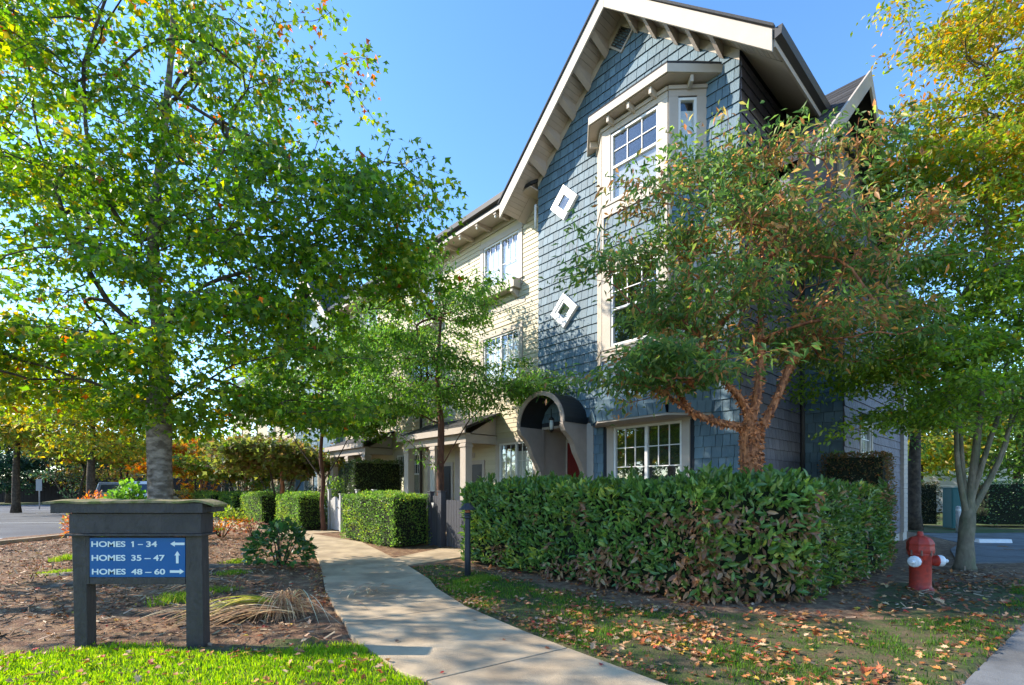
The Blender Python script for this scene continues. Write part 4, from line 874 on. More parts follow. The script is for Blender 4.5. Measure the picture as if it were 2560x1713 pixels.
make_tree('maple_tree', 'slender maple growing in the garden behind the dark gate', 'tree', (MX, MY, 0), [(MX+.02, MY, 0), (MX, MY, 1.0), (MX-.02, MY, 2.0), (MX, MY, 3.2), (MX-.1, MY, 4.4), (MX, MY, 6)], [.115, .10, .095, .085, .06, .03],
    [((-3.0, 12.6, 4.4), (2.0, 1.7, .9), 260), ((-1.0, 12.6, 4.3), (1.7, 1.5, .8), 220), ((-2.6, 12.8, 5.8), (1.7, 1.5, .9), 220), ((-1.4, 12.8, 6.6), (1.3, 1.3, 1.1), 150), ((-4.0, 12.4, 3.6), (1.2, 1.2, .6), 90), ((.3, 12.2, 4.0), (1.0, .9, .35), 120), ((-2.8, 12.7, 7.2), (.9, .8, .6), 60)],
    21000, .12, T_OVN, ([(.08, .165, .032), (.10, .20, .03), (.055, .12, .026), (.17, .26, .035)], [4, 4, 3, 1.5]), 'redbark', 'redbark', droop=.6, minz=2.5, rtip=.0045, spread=.14,
    limbs=[[(MX, MY, 3.0), (MX-.8, MY-.1, 3.5), (MX-1.8, MY-.1, 4.1)], [(MX, MY, 2.4), (MX+.9, MY-.1, 3.4), (MX+1.7, MY-.1, 4.0)], [(MX, MY, 1.9), (MX-.6, MY, 2.5), (MX-1.4, MY-.2, 3.3)]])
MX, MY = -6.65, 17.4
make_tree('maple_tree', 'thin maple with a reddish trunk beside the white garden gate', 'tree', (MX, MY, 0), [(MX+.05, MY, 0), (MX-.02, MY, .9), (MX+.03, MY, 1.8), (MX-.06, MY, 2.6), (MX, MY, 3.8), (MX, MY, 5.5)], [.085, .075, .07, .065, .05, .03],
    [((-6.6, 17.2, 5.0), (2.4, 1.8, 1.2), 260), ((-5.0, 17, 6.2), (2.0, 1.6, 1.2), 200), ((-8.2, 17, 5.2), (1.8, 1.6, 1.2), 160), ((-5.6, 16.8, 3.7), (1.5, 1.4, .5), 90), ((-3.9, 16.5, 4.0), (1.5, 1.4, .5), 90)],
    19000, .13, T_MAPLE, ([(.07, .15, .022), (.10, .19, .028), (.05, .10, .02), (.2, .25, .03)], [4, 4, 2, 2]), 'redbark', 'barkdark', droop=.6, minz=2.3, rtip=.006, spread=.16, minr=.005, limbs=[[(MX, MY, 1.6), (MX+.3, MY, 2.2), (MX+1.0, MY-.1, 3.2)], [(MX, MY, 1.8), (MX-.5, MY, 2.5), (MX-1.1, MY-.1, 3.4)]], limbr=[(.03, .015), (.035, .015)])
# pale multi-stemmed tree at the right
TX, TY = 8.35, 9.15
def hornc(p, n):
    k = np.clip((p[:, 2]-5.2+.9*(p[:, 0]-8.3))/2.4, 0, 1); g = pal([(.12, .20, .028), (.17, .25, .03), (.09, .15, .022)], [3, 3, 2], n); y = pal([(.30, .27, .03), (.36, .22, .03), (.20, .24, .03), (.40, .17, .03)], [4, 2.5, 3, 1], n)
    nz_ = fnoise(p[:, 0]+30, p[:, 2]+30, 1.0, 41); m = rng.random(n) < k*np.clip(nz_*1.7, 0, .95)+.04; g[m] = y[m]; l = (~m) & (rng.random(n) < k*.6); g[l] = pal([(.16, .22, .025)], [1], l.sum()); return g
make_tree('hornbeam_tree', 'pale many-stemmed tree turning yellow at the top, behind the fire hydrant', 'tree', (TX, TY, 0),
    [(TX, TY, -.05), (TX+.02, TY, .5), (TX+.06, TY, .95), (TX+.10, TY, 1.3), (TX+.25, TY, 2.6), (TX+.4, TY, 4.2), (TX+.4, TY, 6.5), (TX+.3, TY, 9)], [.17, .12, .115, .075, .055, .045, .03, .015],
    [((8.2, 8.9, 4.0), (1.7, 1.8, 1.2), 300), ((6.9, 8.7, 3.4), (1.15, 1.3, .6), 150), ((8.8, 9.0, 6.0), (1.7, 1.7, 1.7), 420), ((9.9, 8.8, 7.6), (1.3, 1.3, 1.6), 220), ((9.0, 9.0, 8.6), (1.75, 1.7, 1.7), 560), ((9.2, 9.2, 10.8), (1.5, 1.4, 1.3), 220), ((9.6, 8.9, 3.6), (1.6, 1.5, .9), 180), ((7.0, 8.8, 2.85), (1.0, 1.0, .25), 60), ((8.0, 8.7, 7.4), (1.0, 1.0, 1.2), 140), ((5.9, 8.4, 3.5), (.5, .5, .12), 22)],
    66000, .10, T_OVATE, None, 'beech', 'beech', limbr=[(.05, .022), (.055, .022), (.045, .02), (.05, .02), (.03, .015)], droop=.25, minz=2.4, rtip=.0038, spread=.15, colfn=hornc, flat=.45, expo=2.4,
    limbs=[[(TX+.05, TY, 1.1), (TX-.18, TY-.05, 1.8), (TX-.30, TY-.1, 2.9), (TX-.6, TY-.1, 4.3)], [(TX+.1, TY, 1.1), (TX+.5, TY, 1.7), (TX+.95, TY, 2.7), (TX+1.3, TY, 4.0)], [(TX+.08, TY, 1.1), (TX+.0, TY+.1, 2.2), (TX+.05, TY+.1, 3.6), (TX-.1, TY, 5.4)], [(TX+.1, TY, 1.2), (TX+.28, TY-.1, 2.1), (TX+.62, TY-.1, 3.4), (TX+.9, TY-.1, 5.2)], [(TX+.5, TY, 1.75), (TX+.75, TY-.1, 2.6), (TX+.8, TY-.1, 3.4)]])
make_tree('maple_tree', 'second maple at the far left whose branches reach in at the picture edge', 'tree', (-12.2, 6.6, 0),
    [(-12.2, 6.6, 0), (-12.2, 6.6, 1.5), (-12.1, 6.6, 3), (-12.1, 6.6, 5), (-12, 6.6, 7.5)], [.22, .19, .17, .11, .05],
    [((-11.6, 6.5, 5.4), (2.9, 1.9, 1.9), 260), ((-11.8, 6.6, 7.6), (2.2, 1.8, 1.3), 120)], 2200, .14, T_MAPLE, ([(.06, .13, .016), (.09, .18, .02), (.2, .24, .03)], [3, 3, 2]), 'bark', 'barkdark', droop=.8, minz=2.6, rtip=.006, spread=.2, minr=.006)
# small trees along the walk
gt_ = 'small maples in the far front gardens'
PALY = ([(.16, .20, .025), (.24, .20, .03), (.10, .16, .025), (.30, .14, .03)], [4, 3, 3, 1])
for i, (u, dpt, hh, wd, pl, lab) in enumerate(((700, 21, 3.9, 2.1, ([(.10, .13, .03), (.14, .15, .03), (.12, .08, .03)], [3, 3, 2]), 'small spreading garden tree with several dark red stems, left of the white gate'), (610, 26, 4.0, 2.6, PALY, 'yellowing spreading garden tree, second left of the white gate'), (500, 31, 4.6, 2.6, ([(.36, .13, .03), (.30, .18, .03), (.22, .2, .03)], [3, 3, 1]), 'orange autumn maple just right of the thick grey trunk'), (455, 38, 5.4, 3.2, PALY, 'yellow green tree behind the orange maple'), (300, 34, 5.6, 3.6, ([(.30, .13, .04), (.22, .2, .03), (.14, .2, .03)], [2, 3, 3]), 'orange and yellow tree above the parked cars'), (390, 44, 6.0, 4, PALY, 'far yellow tree behind the thick grey trunk'))):
    x = (u-1280)/F_PX*dpt; s = dpt
    lm_ = [[(x, dpt, .5), (x+sx*.5, dpt, 1.3), (x+sx, dpt+.2, hh*.6)] for sx in (-1.1, -.5, .6, 1.2)]
    make_tree('small_tree', lab, 'tree', (x, dpt, 0), [(x, dpt, 0), (x, dpt, .6), (x+.1, dpt, 1.6), (x, dpt, hh*.7)], [.14, .12, .09, .04],
        [((x, dpt, hh*.78), (wd, wd*.8, hh*.24), 150), ((x+wd*.5, dpt, hh*.66), (wd*.6, wd*.6, hh*.14), 60), ((x-wd*.5, dpt, hh*.66), (wd*.6, wd*.6, hh*.14), 60)], 7500, .15+.003*dpt, T_MAPLE, pl, 'paperbark' if i < 3 else 'barkdark', 'barkdark', gt_, droop=.3, minz=.8, rtip=.010, spread=.28, limbs=lm_, minr=.008)
# background trees
def blob(name, lab, x, y, h, r, pl, n=6000, sz=.3, z0=1.0, group='trees in the background', spread=.45):
    make_tree(name, lab, 'tree', (x, y, 0), [(x, y, 0), (x, y, h*.3), (x+.1, y, h*.6), (x, y, h*.9)], [.22, .18, .12, .05],
        [((x, y, (z0+h)/2), (r, r*.8, (h-z0)/2), 260)], n, sz, T_OVATE, pl, 'barkdark', None, group, cs=.9, droop=.3, minz=z0, rtip=.014, spread=spread, seg=.7)
DG = ([(.02, .05, .025), (.028, .06, .028), (.015, .035, .02)], [1, 1, 1]); LG = ([(.08, .15, .03), (.12, .19, .03), (.06, .11, .025)], [1, 1, 1]); YG = ([(.2, .24, .03), (.14, .2, .03), (.3, .22, .03)], [1, 1, 1])
for u, d, h, r, pl, lab, n in ((20, 50, 10, 4.2, DG, 'dark evergreen at the left edge across the road', 9000), (120, 60, 9, 4.5, DG, 'dark evergreen behind the roadside board fence', 8000), (250, 66, 8, 4.5, DG, 'dark bushy tree far beyond the bare shrub', 7000), (-80, 46, 9, 4, DG, 'dark evergreen beyond the left edge', 5000), (230, 55, 7.5, 4, ([(.25, .14, .04), (.2, .2, .03)], [1, 1]), 'tall autumn tree far beyond the cars', 5000), (480, 62, 8, 5, YG, 'far yellow green tree at the end of the walk', 6000), (600, 66, 8, 5, LG, 'far green tree at the end of the row', 6000)):
    blob('background_tree', lab, (u-1280)/F_PX*d, d, h, r, pl, n, .34, .8)
for x, y, h, r, pl, lab, n, z0 in ((-22.5, 26.5, 7.6, 3.4, YG, 'yellow green tree above the parked cars, left of the thick trunk', 9000, 3.0), (-31, 31, 8.2, 3.8, ([(.24, .24, .035), (.34, .2, .035), (.15, .21, .03)], [2, 1, 2]), 'golden green tree over the road at the left', 9000, 3.4), (20.5, 25, 6.5, 3.0, YG, 'bright yellow green tree beyond the driveway', 6500, 1.7), (24, 23.5, 7.5, 3.2, LG, 'green tree beyond the driveway at the right edge', 6500, 1.9), (29, 32, 10, 4.5, LG, 'tall green tree far right behind the tall hedge', 7000, 1.5), (31, 26, 12, 4.5, YG, 'tall yellow tree beyond the right edge', 4000, 2), (23.5, 34, 9, 4, YG, 'sunlit yellow tree far behind the hedge', 6000, 1.6)):
    blob('background_tree', lab, x, y, h, r, pl, n, .26, z0)
for i, (x, y, h, r) in enumerate(((-33, 4, 7.5, 4), (-37, 11, 8.5, 4.5), (-31, -4, 7, 4), (-40, 19, 9, 4.5), (-30, -12, 8, 4.5))):
    blob('background_tree', 'leafy tree beyond the left edge, '+('nearest the road bend', 'second along the road', 'third along the road', 'farthest up the road', 'farthest down the road')[i], x, y, h, r, YG if i % 2 else LG, 3500, .42, .6)
blob('street_tree', 'dark trunked tree just beyond the house corner, left of the teal cabinet', 14.6, 18.0, 8, 2.6, LG, 8000, .16, 2.9, None)
# multi-stemmed bare shrub across the road
bx_ = (190-1280)/F_PX*34; make_tree('bare_shrub', 'many-stemmed half bare shrub across the road, left of the parked cars', 'shrub', (bx_, 34, 0), [(bx_, 34, 0), (bx_, 34, .4), (bx_, 34, .9)], [.12, .1, .08],
    [((bx_, 34, 3.4), (2.6, 2, 1.6), 260)], 3500, .16, T_OVATE, DG, 'barkdark', None, droop=.2, minz=.2, rtip=.012, spread=.3, limbs=[[(bx_, 34, .2), (bx_+s, 34, 1.4), (bx_+s*1.7, 34, 2.8)] for s in (-1.1, -.7, -.3, .35, .7, 1.1)])
# shrubs of near leaves
def bush(name, lab, x, y, rx_, h, n, sz, tmpl, pl, lm='leaf', stems=14, z0=.15, top=None):
    root = thing(name, lab, 'shrub', (x, y, 0)); st = MB()
    for _ in range(stems):
        a = random.uniform(0, 6.28); r = random.uniform(.3, .9)*rx_; st.tube([(.05*math.cos(a), .05*math.sin(a), 0), (r*.5*math.cos(a), r*.5*math.sin(a), h*.5), (r*math.cos(a), r*math.sin(a), h*.85)], [.012, .009, .005], 5)
    st.build('stems', M['barkdark'], root)
    d = unit(n); d[:, 2] = np.abs(d[:, 2]); k = rng.uniform(.72, 1.03, n); bl = 1+.18*(fnoise(d[:, 0]*2+9, d[:, 1]*2+d[:, 2]*2+9, .6, 17)-.5)*2
    p = d*np.array([rx_, rx_, h-z0])*(k*bl)[:, None]; p[:, 2] += z0; ld = d+unit(n)*.7; ld[:, 2] -= .1; nr = d*.6+unit(n)*.5; nr[:, 2] += .7
    c = pal(*pl, n)
    if top is not None: m_ = top(p); c[m_] = pal([(.38, .09, .02), (.42, .17, .03), (.30, .07, .03)], [1, 1, 1], m_.sum())
    V_, f_, c_ = leaves(p, ld, nr, sz*rng.uniform(.6, 1.2, n), tmpl, c); obj('foliage', np_mesh('foliage', V_, f_, c_), M[lm], root, kind='stuff')
bush('hydrangea_shrub', 'round leafy green shrub in the bed beside the walk', -4.35, 9.3, .60, .86, 900, .11, T_MAPLE if False else (T_OVATE[0]*np.array([1.6, 1, 1]), T_OVATE[1]), ([(.05, .13, .03), (.07, .16, .035), (.035, .09, .025), (.13, .21, .04)], [4, 3, 3, 1]), 'waxy')
bush('autumn_shrub', 'low shrub turning orange at its foot, farther up the bed', -8.9, 15.2, .9, .9, 1300, .11, T_OVATE, ([(.12, .2, .03), (.2, .24, .03)], [1, 1]), top=lambda p: (p[:, 2] < .55) & (rng.random(len(p)) < .75))
bush('dry_shrub', 'small dry brown plant right of the orange shrub', -7.5, 14.4, .45, .55, 500, .08, T_OVATE, ([(.2, .12, .08), (.14, .08, .06)], [1, 1]))
bush('green_shrub', 'bright green bushy shrub in front of the parked cars', -10.35, 13.3, .62, 1.62, 1300, .15, (T_OVATE[0]*np.array([1.5, 1, 1]), T_OVATE[1]), ([(.11, .22, .03), (.15, .26, .035), (.08, .16, .03)], [1, 1, 1]))
bush('red_shrub', 'orange red shrub at the left foot of the bright green shrub', -12.3, 14.6, .7, 1.35, 1300, .12, T_OVATE, ([(.35, .09, .03), (.42, .14, .04), (.2, .18, .06)], [2, 1, 1]))
for i, (t, p_, r_, h_, lab) in enumerate(((14.6, 1.4, .7, 1.9, 'loose green shrub beside the tall garden hedge'), (17.5, 1.2, 1.0, 1.5, 'bushy shrub against the row left of the white gate'), (20.6, 1.5, 1.1, 1.7, 'dark rounded shrub in a far front garden'), (23.8, 1.2, 1.2, 1.8, 'yellow green mounded shrub in a far front garden'), (5.4, 1.2, .5, .9, 'small leafy plant inside the dark gate'), (8.6, 1.3, .5, .8, 'small green plant by the porch steps'), (29, 1.0, 1.6, 2.4, 'dark shrub at the far end of the gardens'))):
    v = W(t, p_); bush('garden_shrub', lab, v.x, v.y, r_, h_, 1500, .09+.002*t, T_OVATE, (LG, DG, DG, YG, LG, LG, DG)[i])
# dry spent iris clump: fan of long straw blades
ic = thing('spent_iris_clump', 'flattened clump of dry straw leaves with a few yellow blades, beside the sign', 'plant', (-2.62, 5.72, 0))
def strips(n, org, spread_, length, width, droop_, colset, wts, lift=.25, dirn=None, j=.5):
    V = []; Fc = []; Cc = []; cs = pal(colset, wts, n, .3)
    for i in range(n):
        a = dirn+random.gauss(0, j) if dirn is not None else random.uniform(0, 6.283); L_ = length*random.uniform(.6, 1.1); o = Vector((org[0]+random.gauss(0, spread_), org[1]+random.gauss(0, spread_), org[2]+random.uniform(0, spread_*.6)))
        d = Vector((math.cos(a), math.sin(a), 0)); s_ = Vector((-d.y, d.x, 0)); up = lift*random.uniform(.3, 1.3); k = 7; b0 = len(V); w0 = width*random.uniform(.6, 1.3); cv = random.uniform(-.25, .25)
        for q in range(k+1):
            t = q/k; p = o+d*L_*t+s_*cv*t*t*L_+Vector((0, 0, max(-o.z+.02+.01*random.random(), up*math.sin(math.pi*min(1, t*.9+.08))-droop_*t*t))); ww = w0*(1-t**3)*.5+.0006
            V += [tuple(p+s_*ww), tuple(p-s_*ww+Vector((0, 0, ww*.6)))]
        for q in range(k): Fc.append((b0+2*q, b0+2*q+1, b0+2*q+3, b0+2*q+2)); Cc.append((*cs[i], 1))
    return np.array(V), np.array(Fc), np.array(Cc)
def addstrips(name, parent, *a, **k):
    V_, f_, c_ = strips(*a, **k); obj(name, np_mesh(name, V_, f_, c_), M['straw'], parent, kind='stuff')
STR = [(.48, .27, .13), (.58, .38, .2), (.34, .17, .09), (.66, .5, .3)]
addstrips('straw', ic, 400, (0, 0, .10), .11, .98, .010, .12, STR, [3, 3, 3, 1.5], lift=.07, dirn=R(186), j=.20)
addstrips('straw', ic, 160, (0, 0, .14), .06, .42, .007, .18, STR, [3, 3, 3, 1], lift=.15)
addstrips('straw', ic, 60, (.02, -.02, .16), .05, .30, .005, .30, STR, [1, 1, 3, 1], lift=.02)
addstrips('yellow_blade', ic, 16, (-.1, -.1, .20), .03, .95, .016, .14, [(.42, .38, .03), (.50, .42, .05)], [1, 1], lift=.10, dirn=R(192), j=.06)
addstrips('pale_stalk', ic, 3, (.1, 0, .2), .02, .75, .014, .20, [(.6, .52, .4)], [1], lift=.16, dirn=R(-35), j=.2)
for i, (x, y, a, lab) in enumerate(((-3.55, 5.75, 150, 'small scrap of dry fronds between the sign posts'), (-2.05, 6.7, 40, 'scattered dry fronds near the left edge of the walk'), (-4.6, 7.4, 200, 'dry fronds lying far behind the sign'))):
    t_ = thing('dry_fronds', lab, 'plant', (x, y, 0)); addstrips('straw', t_, 46, (0, 0, .05), .14, .6, .009, .05, STR, [3, 3, 3, 1.5], lift=.05, dirn=R(a), j=.7)
# grass tufts and grass
def grass(n, P, hmin, hmax, name, dens=None, cols=None, wts=None, parent=None, width=.005):
    xs = [p[0] for p in P]; ys = [p[1] for p in P]; x = rng.uniform(min(xs), max(xs), n*3); y = rng.uniform(min(ys), max(ys), n*3); m = inpoly(x, y, P)
    if dens is not None: m &= rng.random(len(x)) < dens(x, y)
    for q in WALK: m &= ~inpoly(x, y, q)
    x = x[m][:n]; y = y[m][:n]; n = len(x); z = gz(x, y)-.003; cs = pal(cols or [(.19, .32, .018), (.26, .38, .02), (.12, .24, .015), (.36, .42, .05)], wts or [3, 3, 2, 1], n)
    hh = rng.uniform(hmin, hmax, n); a = rng.uniform(0, 6.283, n); ln = rng.uniform(.1, .7, n)*hh; la = rng.uniform(0, 6.283, n); w_ = width*rng.uniform(.6, 1.3, n)
    b = np.stack([x, y, z], 1); s = np.stack([np.cos(a), np.sin(a), 0*a], 1)*w_[:, None]; l = np.stack([np.cos(la), np.sin(la), 0*a], 1)*ln[:, None]; u = np.stack([0*a, 0*a, hh], 1)
    V = np.stack([b-s, b+s, b+l*.35+u*.6+s*.7, b+l*.35+u*.6-s*.7, b+l+u], 1).reshape(-1, 3); o = np.arange(n)*5
    F_ = np.stack([np.stack([o, o+1, o+2], 1), np.stack([o, o+2, o+3], 1), np.stack([o+3, o+2, o+4], 1)], 1).reshape(-1, 3); c = np.repeat(np.concatenate([cs, np.ones((n, 1))], 1), 3, 0)
    tag(obj(name, np_mesh(name, V, F_, c), M['blade']), parent and None, kind='stuff'); return
def dl(x, y): return np.clip(.35+1.3*fnoise(x+30, y+30, .45, 51), 0, 1)*np.clip((4.62+.12*np.sin(x*3)-y)*5+.3, 0, 1)
tagl = lambda o, l, c: tag(o, l, c)
grass(130000, [(-9.5, 1.8), (-9.5, 4.75), (-1.0, 4.85), (-.6, 3.6), (.1, 2.6), (.6, 1.8)], .022, .055, 'grass', dl)
def fromhedge(x, y):                                  # distance from the house corner line decides bare shade under the hedges
    q = np.stack([x-HO.x, y-HO.y], 1); t = -(q[:, 0]*ex.x+q[:, 1]*ex.y); p = -(q[:, 0]*ey.x+q[:, 1]*ey.y); return p, t
def dr_(x, y):
    p, t = fromhedge(x, y); d = np.where(t > -1.2, p-3.5, np.maximum(-t-2.2, p-3.3)); f = fnoise(x+10, y+30, .5, 52)
    return np.clip(d*1.1, 0, 1)*np.clip((f-.40)*5, .06, 1)*np.where(x > 6.5, .8, 1)
GR = [(.07, .15, .02), (.10, .20, .022), (.05, .10, .018), (.16, .18, .04)]
grass(100000, [PR[5], tp(4.2, 3.4), tp(-.3, 3.5), (4.6, 5.6), (6.1, 6.2), (8.0, 7.9), (12, 9.2), (12, 7), (8.2, 7.4), (5.73, 5.55), (3.43, 3.79), (2.1, 2.7), (1.75, 2.95), PR[0], PR[1], PR[2], PR[3], PR[4]], .02, .055, 'grass', dr_, GR, [3, 3, 3, 1.5])
for i, (u, v) in enumerate(((150, 1285), (130, 1320), (395, 1385), (415, 1365), (500, 1355), (495, 1215), (540, 1290), (530, 1320), (1075, 1335), (1110, 1328), (1060, 1350))):
    x, y = G(u*1.0926, v*1.0926); pts = [(x+.35*math.cos(a), y+.35*math.sin(a)) for a in np.linspace(0, 6.28, 9)[:-1]]
    grass(900 if i < 8 else 1800, pts, .04, .13 if i in (0, 2, 5) else .07, 'grass_tuft', lambda xx, yy: np.exp(-((xx-x)**2+(yy-y)**2)/.03), [(.18, .26, .03), (.12, .22, .02), (.3, .3, .06)], [2, 2, 1])
# ------------------------------------------------------------------ litter
LC = [(.42, .17, .05), (.50, .27, .13), (.36, .10, .04), (.55, .36, .22), (.24, .11, .06), (.48, .33, .05), (.46, .06, .04)]
def litter(name, n, P, dens, szr=(.035, .085), wts=(3, 3, 2, 2, 3, .6, .5), lift=.012, cols=LC, var=.3):
    xs = [p[0] for p in P]; ys = [p[1] for p in P]; x = rng.uniform(min(xs), max(xs), n*6); y = rng.uniform(min(ys), max(ys), n*6); m = inpoly(x, y, P) & (rng.random(n*6) < dens(x, y))
    for q in WALK: m &= ~inpoly(x, y, q)
    x = x[m][:n]; y = y[m][:n]; n = len(x); p = np.stack([x, y, gz(x, y)+lift+rng.random(n)*.02], 1); ld = unit(n); ld[:, 2] *= .3; nr = unit(n)*.45; nr[:, 2] += 1
    t = (T_STAR[0]*np.array([1, 1, 1.0]), T_STAR[1]); V_, f_, c_ = leaves(p, ld, nr, rng.uniform(*szr, n)*1.25, t, pal(cols, wts, n, var)); tag(obj(name, np_mesh(name, V_, f_, c_), M['litter']), kind='stuff')
allp = [(-14, 3.5), (-14, 18), (-3, 14), (2, 11), (9, 11), (12, 9), (9.5, 8), (5.73, 5.55), (3.43, 3.79), (1.9, 2.9), (-9, 2.5)]
def d_r(x, y):
    p, t = fromhedge(x, y); band = np.exp(-((p-4.9-.35*np.sin(t*1.3))/.65)**2)*(t < 1.9); return np.clip(fnoise(x+9, y+9, .5, 71)*2-.75, .04, 1)*(.38+1.0*band)*(x > -1.5)
litter('leaf_litter', 7500, [(-2.2, 9.5), (6, 9.5), (9, 8.6), (9.0, 7.9), (5.73, 5.55), (3.43, 3.79), (1.9, 2.9), (-.5, 5)], d_r, (.045, .10))
litter('leaf_litter', 7000, [(-13.5, 4.2), (-13.5, 16), (-7, 16), (-3, 9.5), (-1, 4.2)], lambda x, y: np.clip(fnoise(x+9, y+29, .6, 72)*1.8-.6, .03, 1)*np.where(y < 4.7, .25, 1), (.03, .075), (2, 3, 2, 2.5, 5, .5, .3))
litter('leaf_litter', 900, [(-9, 2.2), (-9, 4.5), (-1, 4.5), (0, 3)], lambda x, y: .3+0*x, (.04, .085), (4, 2, 2, 2, 1, 2, 1), .04)
for i, (Pa, Pb) in enumerate(((PR[5], PR[4]), (PR[4], PR[3]), (PR[3], PR[2]), (PR[2], PR[1]), (PR[1], PR[0]), (PL[5], PL[4]), (PL[4], PL[3]))):    # drifted along the edges of the walk
    s_ = .24 if i < 5 else -.30; P = ccw([Pa, Pb, (Pb[0]+s_, Pb[1]+abs(s_)*.6), (Pa[0]+s_, Pa[1]+abs(s_)*.6)]); litter('leaf_litter', 130, P, lambda x, y: .9+0*x, (.03, .065))
# twigs, bark chips and moss on the bed
n = 26000; x = rng.uniform(-13, 9, n); y = rng.uniform(4.3, 15, n); m = inpoly(x, y, [(-13.4, 4.6), (-13.2, 15), (-8, 15), (-4.4, 9.2), (-1.7, 4.8)]) | inpoly(x, y, [tp(4, 3.7), tp(-.8, 3.7), tp(-2.4, 2.3), tp(-2.6, -3), (9.5, 9.5), (8.3, 7.8), (5.6, 6.3), (3.4, 5.6), (1.3, 6.5)]); 
for q in WALK: m &= ~inpoly(x, y, q)
x, y = x[m], y[m]; n = len(x); ld = unit(n); ld[:, 2] *= .25; nr = unit(n)*.3; nr[:, 2] += 1
V_, f_, c_ = leaves(np.stack([x, y, gz(x, y)+.012], 1), ld, nr, rng.uniform(.025, .12, n), (np.array([(-.08, 0, 0), (.08, 0, .0), (.07, 1, 0), (-.07, .95, 0), (0, 0, .12), (0, 1, .1)], float), np.array([(0, 4, 5), (0, 5, 3), (4, 1, 2), (4, 2, 5)])), pal([(.26, .16, .09), (.15, .09, .055), (.45, .33, .22), (.08, .05, .03)], [3, 3, 2.5, 2.5], n))
tag(obj('bark_mulch', np_mesh('bark_mulch', V_, f_, c_), M['straw']), kind='stuff')
# separate leaves lying on the walk
lc = [((1375, 1530), (.42, .06, .05), 'curled pink red leaf on the nearest walk slab'), ((1150, 1475), (.40, .10, .04), 'small rust leaf in the middle of the walk'), ((1085, 1429), (.3, .2, .13), 'dull tan leaf on the walk slab beside the right lawn'), ((820, 1388), (.45, .30, .22), 'pale leaf near the left edge of the walk'), ((1017, 1550), (.5, .03, .03), 'tiny red leaf on the joint of the walk'), ((880, 1343), (.3, .15, .09), 'brown leaf on the walk beside the bollard light'), ((935, 1340), (.35, .2, .1), 'small tan leaf near the middle of the far walk'), ((790, 1310), (.4, .2, .1), 'tan leaf on the shaded far walk'), ((912, 1475), (.2, .13, .09), 'dark crumpled leaf on the shaded walk slab'), ((1245, 1492), (.4, .12, .05), 'rust leaf by the right edge of the walk')]
for (u, v), c, lab in lc:
    x, y = G(u*1.0926, v*1.0926); V_, f_, c_ = leaves(np.zeros((1, 3)), unit(1)*[[1, 1, .1]], np.array([[.2, -.1, 1.]]), np.array([.085 if 'tiny' not in lab and 'small' not in lab else .055]), T_STAR, np.array([c]))
    o = obj('fallen_leaf', np_mesh('fallen_leaf', V_, f_, c_), M['litter']); o.location = (x, y, .045); tag(o, lab, 'leaf', 'leaves lying on the walk')
RL = ['grey surface root running right from the thick maple trunk towards the walk', 'grey surface root running towards the sign from the thick trunk', 'short grey root behind the thick trunk, towards the round shrub', 'grey surface root running left from the thick maple trunk']
# surface roots and hummocks in the bed
for pts, r in (([(-6.1, 8.6, .05), (-5.3, 8.0, .04), (-4.6, 7.9, .02), (-4.0, 7.6, -.02)], [.10, .07, .05, .02]), ([(-6.3, 8.5, .05), (-6.6, 7.6, .04), (-7.2, 7.1, 0)], [.1, .06, .03]), ([(-5.9, 8.9, .05), (-5.2, 9.3, .03), (-4.9, 9.6, -.02)], [.1, .06, .03]), ([(-6.4, 8.7, .05), (-7.6, 8.3, .03), (-8.6, 8.4, -.02)], [.1, .06, .03])):
    b = MB(); b.tube(catmull([Vector(p) for p in pts], 5), [r[0]+(r[-1]-r[0])*i/(5*(len(pts)-1)) for i in range(5*(len(pts)-1)+1)], 8, 0, True, .12); o = b.build('tree_root', M['bark']); tag(o, RL.pop(0), 'root', 'surface roots of the big maple')
# ------------------------------------------------------------------ objects
# sign board of dark timber
k = 4.65/F_PX
def sx(u): return (u-1280)*k
def sz_(v): return EYE-(v-HOR)*k
S = thing('direction_sign', 'dark timber sign with blue panel listing HOMES numbers and arrows', 'sign', (sx(340), 4.65, 0))
ox = sx(340)
def sb(name, u0, u1, v0, v1, y0, y1, m, bev=.004, par=None): 
    q = (4.65+y0)/4.65; q0 = ox
    def sx(u): return (u-1280)*k*q
    def sz_(v): return EYE-(v-HOR)*k*q
    return MB().box((sx(u0)-ox, y0, sz_(v1)), (sx(u1)-ox, y1, sz_(v0))).build(name, M[m], par or S, bevel=bev)
for ut0, ut1, ub0, ub1 in ((177, 214, 187, 218), (463, 503, 465, 509)):
    p = MB(); zt, zb = sz_(1283), -.12
    vs = [(sx(ub0)-ox, 0, zb), (sx(ub1)-ox, 0, zb), (sx(ub1)-ox, .11, zb), (sx(ub0)-ox, .11, zb), (sx(ut0)-ox, 0, zt), (sx(ut1)-ox, 0, zt), (sx(ut1)-ox, .11, zt), (sx(ut0)-ox, .11, zt)]
    p.add(vs, [(0,3,2,1),(4,5,6,7),(0,1,5,4),(1,2,6,5),(2,3,7,6),(3,0,4,7)]); p.build('post', M['sign'], S, bevel=.006)
sb('header_board', 172, 502, 1284, 1334, -.025, .17, 'sign'); sb('ledge', 160, 505, 1335, 1341, -.04, .18, 'sign'); sb('fascia_board', 125, 506, 1258, 1283, -.05, .16, 'sign')
sb('fascia_board', 507, 540, 1267, 1280, .02, .16, 'sign')
sb('bottom_rail', 224, 463, 1443.6, 1461, -.002, .10, 'sign'); sb('panel_frame', 214, 223.4, 1341.5, 1461, .002, .08, 'sign'); sb('backing_board', 224, 462.5, 1342, 1443, .02, .06, 'sign')
pn = sb('sign_panel', 224, 462.6, 1345, 1443, .004, .019, 'signblue', .002)
